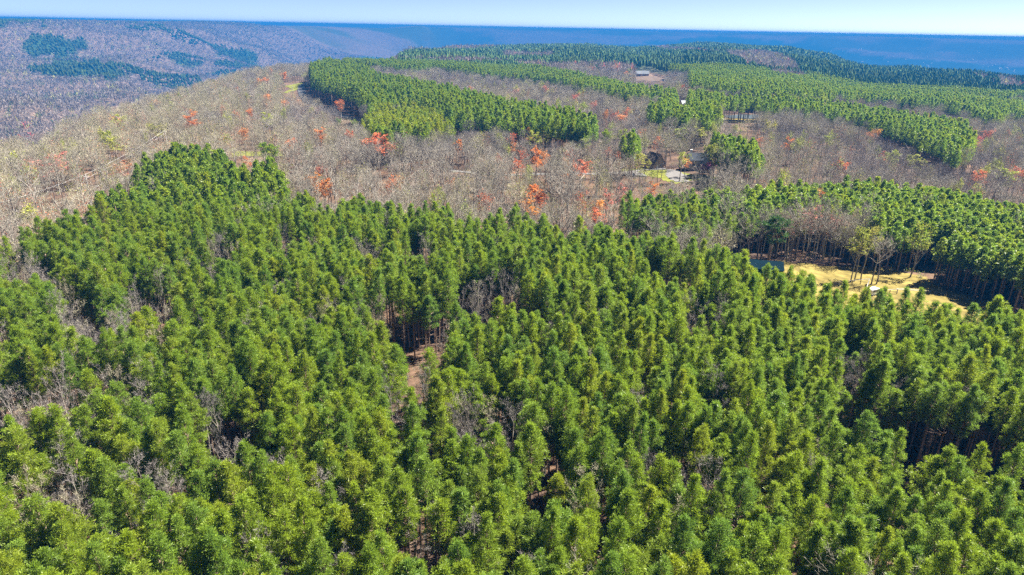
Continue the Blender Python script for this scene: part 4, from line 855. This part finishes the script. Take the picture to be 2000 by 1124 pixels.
wob = RNG.uniform(0, 1, len(x))
def soft(n, rng=RNG): return rng.normal(0, 1, (n, 3))

def far_pines(m):
    n = m.sum(); P = np.stack([x[m], y[m], z[m]], 1); H = 17 * RNG.uniform(0.85, 1.15, n); W = np.maximum(2.3, s[m] * 0.40) * RNG.uniform(0.8, 1.2, n)
    ph = RNG.uniform(0, 6.28, n); V = []
    for zf, rf in ((0.42, 0.75), (0.72, 0.85)):
        for j in range(5):
            a = ph + j * 1.2566 + (0.6 if zf > 0.5 else 0); q = W * rf * RNG.uniform(0.65, 1.25, n); V.append(P + np.stack([np.cos(a) * q, np.sin(a) * q, H * (zf + RNG.uniform(-0.07, 0.07, n))], 1))
    V.append(P + np.stack([RNG.normal(0, 0.4, n), RNG.normal(0, 0.4, n), H], 1)); V = np.stack(V, 1)
    T = []
    for j in range(5): k2 = (j + 1) % 5; T += [(j, k2, 5 + j), (k2, 5 + k2, 5 + j), (5 + j, 5 + k2, 10)]
    T = (np.arange(n)[:, None, None] * 11 + np.array(T)[None]).reshape(-1, 3)
    c = np.array([0.075, 0.135, 0.028]) * (RNG.uniform(0.7, 1.35, n) * (0.8 + 0.5 * fbm(x[m] / 150, y[m] / 150, 61, 3)))[:, None]
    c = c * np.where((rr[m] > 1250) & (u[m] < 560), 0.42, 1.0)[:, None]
    c = c + np.array([0.03, 0.02, 0]) * (RNG.uniform(0, 1, n) ** 4)[:, None]
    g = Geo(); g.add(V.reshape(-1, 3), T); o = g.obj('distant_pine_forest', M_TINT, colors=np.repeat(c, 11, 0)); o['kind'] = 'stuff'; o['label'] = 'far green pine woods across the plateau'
def far_hard(m):
    n = m.sum(); P = np.stack([x[m], y[m], z[m]], 1); H = 15 * RNG.uniform(0.75, 1.15, n); W = np.maximum(2.8, s[m] * 0.42) * RNG.uniform(0.8, 1.2, n); b = 12
    cu = _unit(RNG.normal(size=(n, b, 3))) * (RNG.uniform(0.1, 1, (n, b, 1)) ** 0.45)
    C = P[:, None] + np.stack([cu[..., 0] * W[:, None], cu[..., 1] * W[:, None], H[:, None] * (0.64 + 0.34 * cu[..., 2])], -1)
    D = _unit(cu * [0.8, 0.8, 0.5] + [0, 0, 0.8] + RNG.normal(0, 0.4, (n, b, 3))); L = (0.16 * H + 0.5)[:, None, None] * RNG.uniform(0.7, 1.4, (n, b, 1))
    w = np.cross(D, RNG.normal(size=(n, b, 3))); w = _unit(w) * (0.16 * W)[:, None, None]
    V = np.stack([C + D * L - w, C + D * L + w, C - D * L], 2).reshape(-1, 3); T = np.arange(n * b * 3).reshape(-1, 3)
    t = wob[m]; c = np.array([0.20, 0.163, 0.138]) * RNG.uniform(0.7, 1.25, n)[:, None]
    far_left = (u[m] < 620) & (rr[m] > 1200); cl = fbm(x[m] / 120, y[m] / 120, 77, 3)
    lime = (t < 0.035 + 0.10 * sstep(0.5, 0.7, cl)); red = (t > 0.985 - 0.03 * sstep(0.5, 0.7, 1 - cl)) & ~far_left; con = (t > 0.86) & (t < 0.90)
    c[lime] = np.array([0.30, 0.29, 0.09]) * RNG.uniform(0.8, 1.3, (lime.sum(), 1)); c[red] = np.array([0.50, 0.10, 0.09]) * RNG.uniform(0.8, 1.2, (red.sum(), 1)); c[con] = np.array([0.05, 0.10, 0.03])
    g = Geo(); g.add(V, T); o = g.obj('distant_hardwood_forest', M_TINT, colors=np.repeat(c, b * 3, 0)); o['kind'] = 'stuff'; o['label'] = 'far leafless woods over the hills and slopes'
far_pines(pine); far_hard(~pine)

# ------------------------------------------------------------------ brush on the forest floor
def brush_shape(seed, green):
    r = np.random.default_rng(seed); g = Geo(); n = 26
    a = r.uniform(0, 6.283, n); d = _unit(np.stack([np.cos(a), np.sin(a), r.uniform(0.6, 2.5, n)], 1)); b = np.stack([r.normal(0, 0.15, n), r.normal(0, 0.15, n), np.zeros(n)], 1)
    e = b + d * r.uniform(0.7, 1.9, n)[:, None]; g.blades(b, e, 0.05, 0, r.uniform(0, 1, n), rng=r)
    b2 = b + (e - b) * r.uniform(0.4, 0.9, (n, 1)); g.blades(b2, b2 + _unit(d + r.normal(0, 0.7, (n, 3))) * 0.6, 0.035, 0, r.uniform(0, 1, n), rng=r)
    g.leaves(e + r.normal(0, 0.2, (n, 3)), 0.13, 1, r.uniform(0, 1, n), rng=r)
    return g.mesh('brush', [M_TWIG, [M_LIME, M_NEEDLE][green]])
bxx, byy, bzz = jitter_grid(24, 330, 4.6); k = ~is_clear(bxx, byy, bzz) & (RNG.uniform(0, 1, len(bxx)) < 0.25 + 0.6 * fbm(bxx / 14, byy / 14, 19, 3)); n = k.sum()
scatter('undergrowth', 'low twiggy brush on the forest floor', np.stack([bxx[k], byy[k], bzz[k]], 1), RNG.integers(0, 4, n), (RNG.uniform(0.6, 1.5, n), RNG.uniform(0.5, 1.5, n)), [brush_shape(70 + i, i % 2) for i in range(4)])

# ------------------------------------------------------------------ buildings
M_SIDING = mat('cream_siding', (0.52, 0.48, 0.40), 0.7, 0.2, (0.8, 0.08)); M_TANWALL = mat('tan_siding', (0.36, 0.28, 0.21), 0.7, 0.2, (0.8, 0.1)); M_WHITE = mat('white_paint', (0.66, 0.66, 0.65), 0.5, 0.3, (1.0, 0.05))
M_SHINGLE = mat('dark_shingle', (0.018, 0.021, 0.027), 0.85, 0.2, (3.0, 0.25)); M_BROWNROOF = mat('brown_shingle', (0.075, 0.05, 0.04), 0.85, 0.2, (3.0, 0.25)); M_LIGHTROOF = mat('pale_metal_roof', (0.15, 0.16, 0.175), 0.6, 0.2, (0.5, 0.1))
M_TEALROOF = mat('dark_blue_metal', (0.002, 0.012, 0.019), 0.9, 0.04, (0.5, 0.15)); M_PANE = mat('window_glass', (0.02, 0.025, 0.03), 0.08, 0.5, (1.0, 0.1)); M_STONE = mat('grey_stone', (0.17, 0.165, 0.16), 0.9, 0.1, (1.2, 0.4))
M_POLEWOOD = mat('weathered_pole', (0.48, 0.45, 0.42), 0.85, 0.1, (1.0, 0.15)); M_WIRE = mat('bright_cable', (0.55, 0.55, 0.55), 0.4, 0.5, (1.0, 0.05)); M_CERAMIC = mat('insulator', (0.30, 0.30, 0.32), 0.3, 0.5); M_STEEL = mat('grey_steel', (0.30, 0.31, 0.32), 0.5, 0.5)
M_RAIL = mat('pale_rail', (0.26, 0.25, 0.235), 0.8, 0.1); M_POST = mat('fence_post', (0.17, 0.10, 0.07), 0.9, 0.1); M_TYRE = mat('tyre_rubber', (0.02, 0.02, 0.02), 0.8, 0.2); M_LAMP = mat('lamp_lens', (0.45, 0.42, 0.36), 0.2, 0.5)

def gable(root, w, d, wall, rise, wm, rm, over=0.4, c=(0, 0), turn=False, z0=-0.4):
    """Walls with gables and two roof slopes; the ridge runs along x (along y if turn)."""
    g = Geo(); x, y = w / 2, d / 2
    f = (lambda p: (c[0] + p[1], c[1] + p[0], p[2])) if turn else (lambda p: (c[0] + p[0], c[1] + p[1], p[2]))
    for sx in (-1, 1):
        g.poly([f((sx * x, -y, z0)), f((sx * x, y, z0)), f((sx * x, y, wall)), f((sx * x, 0, wall + rise)), f((sx * x, -y, wall))])
    for sy in (-1, 1): g.poly([f((-x, sy * y, z0)), f((x, sy * y, z0)), f((x, sy * y, wall)), f((-x, sy * y, wall))])
    g.obj('wall', wm, root)
    k = rise / y; e = over
    for sy in (-1, 1):
        h = Geo(); q = [(-x - e, 0, wall + rise + 0.06), (x + e, 0, wall + rise + 0.06), (x + e, sy * (y + e), wall - k * e + 0.06), (-x - e, sy * (y + e), wall - k * e + 0.06)]
        h.slab([f(p) for p in q], (0, 0, 0.14)); h.obj('roof_slope', rm, root)
def window(root, c, w, h, normal):
    """A framed window let into a wall at c, facing along normal ('x-','y-' ...)."""
    fr, pn = Geo(), Geo(); s = -1 if '-' in normal else 1; t = 0.08
    for dx, dz, ww, hh in ((0, h / 2, w + t, t), (0, -h / 2, w + t, t), (-w / 2, 0, t, h - t), (w / 2, 0, t, h - t), (0, 0, t * 0.7, h - t)):
        if normal[0] == 'y': fr.box((c[0] + dx, c[1] + s * 0.05, c[2] + dz), (ww, 0.1, hh))
        else: fr.box((c[0] + s * 0.05, c[1] + dx, c[2] + dz), (0.1, ww, hh))
    pn.box((c[0] + (s * 0.02 if normal[0] == 'x' else 0), c[1] + (s * 0.02 if normal[0] == 'y' else 0), c[2]), (w, 0.04, h) if normal[0] == 'y' else (0.04, w, h))
    o = fr.obj('window', M_WHITE, root); pn.obj('pane', M_PANE, o)
def door(root, c, w, h):
    d = Geo(); d.box((c[0], c[1] - 0.04, c[2]), (w, 0.08, h)); o = d.obj('door', M_WHITE, root); k = Geo(); k.box((c[0] + w * 0.36, c[1] - 0.11, c[2]), (0.08, 0.06, 0.2)); k.obj('handle', M_STEEL, o)

p = hit(1361, 331); h = thing('white_house', 'cream gabled house with dark roof and chimney beside the gravel drive', 'house', p, 0.12)
gable(h, 9.5, 7.0, 4.6, 2.6, M_SIDING, M_SHINGLE); gable(h, 5.0, 4.4, 3.2, 2.4, M_TANWALL, M_SHINGLE, 0.35, (2.4, -5.6), True)
ch = Geo(); ch.box((-3.2, 0.9, 7.2), (0.8, 0.8, 2.6)); ch.box((-3.2, 0.9, 8.56), (1.0, 1.0, 0.14)); ch.obj('chimney', M_WHITE, h)
for yy in (-1.6, 1.6): window(h, (-4.75, yy, 2.6), 1.1, 1.5, 'x-')
for xx in (-3.2, -1.4): window(h, (xx, -3.5, 2.4), 1.1, 1.4, 'y-')
window(h, (2.4, -8.1, 3.3), 1.0, 1.2, 'y-'); door(h, (3.6, -8.1, 1.05), 1.0, 2.1); window(h, (1.4, -8.1, 1.5), 0.9, 1.2, 'y-')
p = hit(1277, 328); h = thing('brown_cabin', 'steep dark brown roofed cabin half hidden left of the driveway', 'cabin', p, 0.5)
gable(h, 7.0, 6.0, 2.6, 4.2, M_TANWALL, M_BROWNROOF, 0.5, (0, 0), True); window(h, (0.9, -3.5, 1.5), 0.9, 1.1, 'y-'); door(h, (-0.8, -3.5, 0.85), 0.95, 2.0)
p = hit(1253, 149); h = thing('far_house', 'far house with two pale roofs above the tan yard', 'house', p, -0.1)
gable(h, 9, 8, 3.4, 3.4, M_TANWALL, M_LIGHTROOF, 0.5, (-4.5, 0)); gable(h, 9, 8, 3.6, 3.8, M_TANWALL, M_LIGHTROOF, 0.5, (5.6, 0.8))
for xx in (-6, -3, 4, 7): window(h, (xx, -4.0 if xx < 0 else -3.2, 1.8), 1.2, 1.4, 'y-')
p = hit(1334, 216); h = thing('white_roofed_shed', 'white roofed building hidden among the middle pine clump', 'shed', p, 0.3); h.scale = (0.75, 0.75, 0.92)
gable(h, 6.5, 6, 5.6, 2.4, M_SIDING, M_LIGHTROOF, 0.4); window(h, (0, -3.0, 2.8), 1.2, 1.4, 'y-'); door(h, (2.0, -3.0, 0.85), 1.0, 2.1)
a_, b_ = hit(1440, 536), hit(1527, 547); dx = b_ - a_; L_ = float(np.hypot(dx[0], dx[1])); p = (a_ + b_) / 2
h = thing('blue_metal_barn', 'dark blue metal building behind the pines at the left of the dry field', 'barn', (p[0], p[1], p[2]), math.atan2(dx[1], dx[0]))
gable(h, L_, 5.2, 2.1, 1.5, M_TEALROOF, M_TEALROOF, 0.25, (0, 2.6)); window(h, (2.0, 0.0, 1.2), 1.0, 0.9, 'y-'); door(h, (-1.5, 0.0, 0.85), 1.0, 1.95)
sm = Geo()
for i in range(int(L_ / 0.6)): sm.box((-L_ / 2 + 0.3 + i * 0.6, 1.15, 3.06), (0.05, 0.05, 0.05))
sm.obj('roof_screws', M_STEEL, h)['kind'] = 'stuff'

# ------------------------------------------------------------------ power lines
def pole(p, H, label, rz, arm=True):
    o = thing('utility_pole', label, 'utility pole', p, rz); g = Geo(); g.tube([(0, 0, -0.3), (0, 0, H * 0.5), (0, 0, H)], [0.22, 0.19, 0.15], 8); g.obj('post', M_POLEWOOD, o)
    if arm:
        a = Geo(); a.box((0, -0.16, H - 0.45), (1.6, 0.10, 0.12)); a.obj('crossarm', M_POLEWOOD, o)
        for xx in (-0.7, 0.7): q = Geo(); q.tube([(xx, -0.16, H - 0.39), (xx, -0.16, H - 0.25), (xx, -0.16, H - 0.12)], [0.05, 0.08, 0.04], 6); q.obj('insulator', M_CERAMIC, o)
    q = Geo(); q.tube([(0, 0, H), (0, 0, H + 0.12), (0, 0, H + 0.26)], [0.05, 0.08, 0.04], 6); q.obj('insulator', M_CERAMIC, o)
    return np.array([p[0], p[1], p[2] + H])
def cable(a, b, sag, label, rad=0.022):
    t = np.linspace(0, 1, 17); pts = a[None] * (1 - t[:, None]) + b[None] * t[:, None]; pts[:, 2] -= sag * 4 * t * (1 - t)
    g = Geo(); g.tube(pts, rad, 4); o = g.obj('power_cable', M_WIRE); tag(o, label, 'cable')
t0 = pole(P_POLE, 12.6, 'tall weathered utility pole at the left edge of the near pines', 0.9)
far_p = hit(330, 306); t1 = pole(far_p, 12.0, 'distant utility pole behind the top of the near pines', 0.9)
left_p = hit(-90, 520); t2 = pole(left_p, 12.6, 'utility pole beyond the left edge of the power line', 0.9)
cable(t0 + [0, 0, 0.2], t1 + [0, 0, 0.2], 0.9, 'topmost bright cable running right from the tall pole'); cable(t0 - [0, 0, 1.1], t1 - [0, 0, 1.1], 0.9, 'second bright cable just under the topmost one'); cable(t0 - [0, 0, 5.2], t1 - [0, 0, 5.2], 1.0, 'low cable running right from the middle of the tall pole')
cable(t2 + [0, 0, 0.2], t0 + [0, 0, 0.2], 0.9, 'topmost cable running left from the tall pole', 0.012); cable(t2 - [0, 0, 5.2], t0 - [0, 0, 5.2], 1.0, 'low cable running left from the tall pole', 0.012)
g1 = hit(120, 432); cable(t0 - [0, 0, 0.8], np.array([g1[0], g1[1], g1[2]]), 0.05, 'slanting guy wire down to the left of the tall pole', 0.025)
rp = hit(573, 186); rt = pole(rp, 7.5, 'short pale pole standing beside the shaded road', 0.2); rq = hit(548, 178); rt2 = pole(rq, 8.0, 'pale pole in the trees left of the road bend', 0.2); cable(rt2, rt, 0.4, 'pale cable between the two roadside poles', 0.07)

# ------------------------------------------------------------------ fence, van, rocks
def fence(a, b, label):
    a, b = np.array(a), np.array(b); d = b - a; L = float(np.hypot(d[0], d[1])); n = max(2, int(L / 2.2) + 1)
    o = thing('rail_fence', label, 'fence', (a[0], a[1], a[2]), math.atan2(d[1], d[0]))
    for i in range(n): g = Geo(); g.box((L * i / (n - 1), 0, 0.55), (0.13, 0.13, 1.3)); g.obj('post', M_POST, o)
    for z, w in ((1.26, 0.2), (0.75, 0.1), (0.35, 0.1)): g = Geo(); g.box((L / 2, -0.10 if z < 1 else 0, z), (L + 0.2, 0.06 if z < 1 else 0.16, w if z < 1 else 0.10)); g.obj('rail', M_RAIL, o)
fa, fb = hit(1630, 562), hit(1696, 555); fence(fa, fb, 'pale railed fence across the dry field behind the near pines'); fence(fb, hit(1690, 574), 'short fence side returning towards the near pines'); fence(hit(1722, 578), hit(1751, 576), 'short pale fence piece right of the white van')
v = thing('parked_van', 'white van parked under the bare trees in the dry field', 'van', hit(1706, 576), 0.5); v.scale = (0.85, 0.85, 0.85)
g = Geo(); pr = [(-2.4, 0.45), (-2.4, 1.95), (-2.2, 2.15), (0.9, 2.15), (1.5, 1.35), (2.3, 1.15), (2.4, 0.45)]
g.slab([(x_, -0.92, z_) for x_, z_ in pr], (0, 1.84, 0)); g.obj('body', M_WHITE, v)
for sy in (-1, 1):
    for xx in (-1.5, 1.5):
        w = Geo(); w.tube([(xx, sy * 0.72, 0.36), (xx, sy * 0.95, 0.36)], 0.36, 12); wo_ = w.obj('wheel', M_TYRE, v); q = Geo(); q.tube([(xx, sy * 0.94, 0.36), (xx, sy * 0.97, 0.36)], 0.2, 10); q.obj('rim', M_STEEL, wo_)
    for x0, x1 in ((-2.0, -0.7), (-0.5, 0.7)): q = Geo(); q.slab([(x0, sy * 0.925, 1.3), (x1, sy * 0.925, 1.3), (x1, sy * 0.925, 1.85), (x0, sy * 0.925, 1.85)], (0, sy * 0.02, 0)); q.obj('side_window', M_PANE, v)
    q = Geo(); q.box((2.4, sy * 0.7, 0.85), (0.08, 0.3, 0.2)); q.obj('headlight', M_LAMP, v)
q = Geo(); q.slab([(0.98, -0.8, 2.1), (0.98, 0.8, 2.1), (1.5, 0.8, 1.43), (1.5, -0.8, 1.43)], (0.03, 0, 0.03)); q.obj('windscreen', M_PANE, v)
def rock(c, r, seed):
    q = np.random.default_rng(seed); bmv = []; n1, n2 = 5, 8
    g = Geo(); V = [(0, 0, r[2])]
    for i in range(1, n1):
        th = i * math.pi / n1
        for j in range(n2): a = j * 2 * math.pi / n2 + i * 0.3; k = q.uniform(0.75, 1.2); V.append((r[0] * k * math.sin(th) * math.cos(a), r[1] * k * math.sin(th) * math.sin(a), r[2] * k * math.cos(th)))
    V.append((0, 0, -r[2])); T = []
    for j in range(n2):
        k = (j + 1) % n2; T.append((0, 1 + j, 1 + k)); o_ = 1 + (n1 - 2) * n2; T.append((o_ + k, o_ + j, len(V) - 1))
        for i in range(n1 - 2): a, b = 1 + i * n2, 1 + (i + 1) * n2; T += [(a + j, b + j, b + k), (a + j, b + k, a + k)]
    g.add(V, T); return g
for i, (u_, v_, rr_, lb) in enumerate([(1222, 344, 1.5, 'leftmost grey boulder below the roadside lawn'), (1232, 346, 1.2, 'second grey boulder below the roadside lawn'), (1241, 345, 2.0, 'largest grey boulder below the roadside lawn'), (1250, 344, 1.4, 'grey boulder right of the largest one'), (1257, 346, 1.1, 'rightmost grey boulder below the lawn')]):
    p = hit(u_, v_); o = rock(p, (rr_ * 1.5, rr_, rr_ * 0.7), 40 + i).obj('boulder', M_STONE); o.location = p + [0, 0, rr_ * 0.25]; tag(o, lb, 'boulder', 'boulders below the roadside lawn')
for i, (u_, v_, L2, a) in enumerate([(60, 712, 7, 0.3), (130, 700, 6, 0.15), (100, 955, 5, 0.8), (440, 872, 6, 2.2), (1320, 918, 6, 1.2), (800, 800, 5, 0.5)]):
    p = hit(u_, v_); g = Geo(); g.tube([(-L2 / 2, 0, 0.15), (0, 0.1, 0.2), (L2 / 2, 0, 0.12)], [0.16, 0.13, 0.06], 6); g.blades([(L2 * 0.1, 0, 0.2), (L2 * 0.25, 0, 0.2)], [(L2 * 0.25, 0.9, 0.6), (L2 * 0.4, -0.8, 0.5)], 0.07)
    o = g.obj('fallen_log', M_BARK); o.location = p; o.rotation_euler = (0, 0, a); tag(o, ['fallen grey log on the floor at the far left gap', 'fallen log right of the far left one', 'fallen log under the bare trees at the lower left', 'fallen log in the gap left of centre', 'fallen log in the shaded gap right of centre', 'fallen log in the middle gap'][i], 'fallen log')

# pale flowering crowns dotted over the far blue slope
n = 220; rs = RNG.uniform(5200, 8300, n); us = RNG.uniform(1420, 2080, n) ** 1.0; az = np.interp(us, _KU, _KB, right=_KB[-1] + 0.03); x, y = rs * np.sin(az), rs * np.cos(az); z = terrain(x, y)
g = Geo(); w = RNG.uniform(5, 13, n)
for k in range(3):
    c = np.stack([x + RNG.normal(0, 5, n), y + RNG.normal(0, 5, n), z + RNG.uniform(6, 14, n)], 1); g.leaves(c, w * RNG.uniform(0.6, 1, n), 0)
nv = sum(len(q) for q in g.v); o = g.obj('distant_blossom_trees', M_TINT, colors=np.tile([0.62, 0.58, 0.50], (nv, 1))); o['kind'] = 'stuff'; o['label'] = 'pale flowering crowns dotted over the far blue slope'
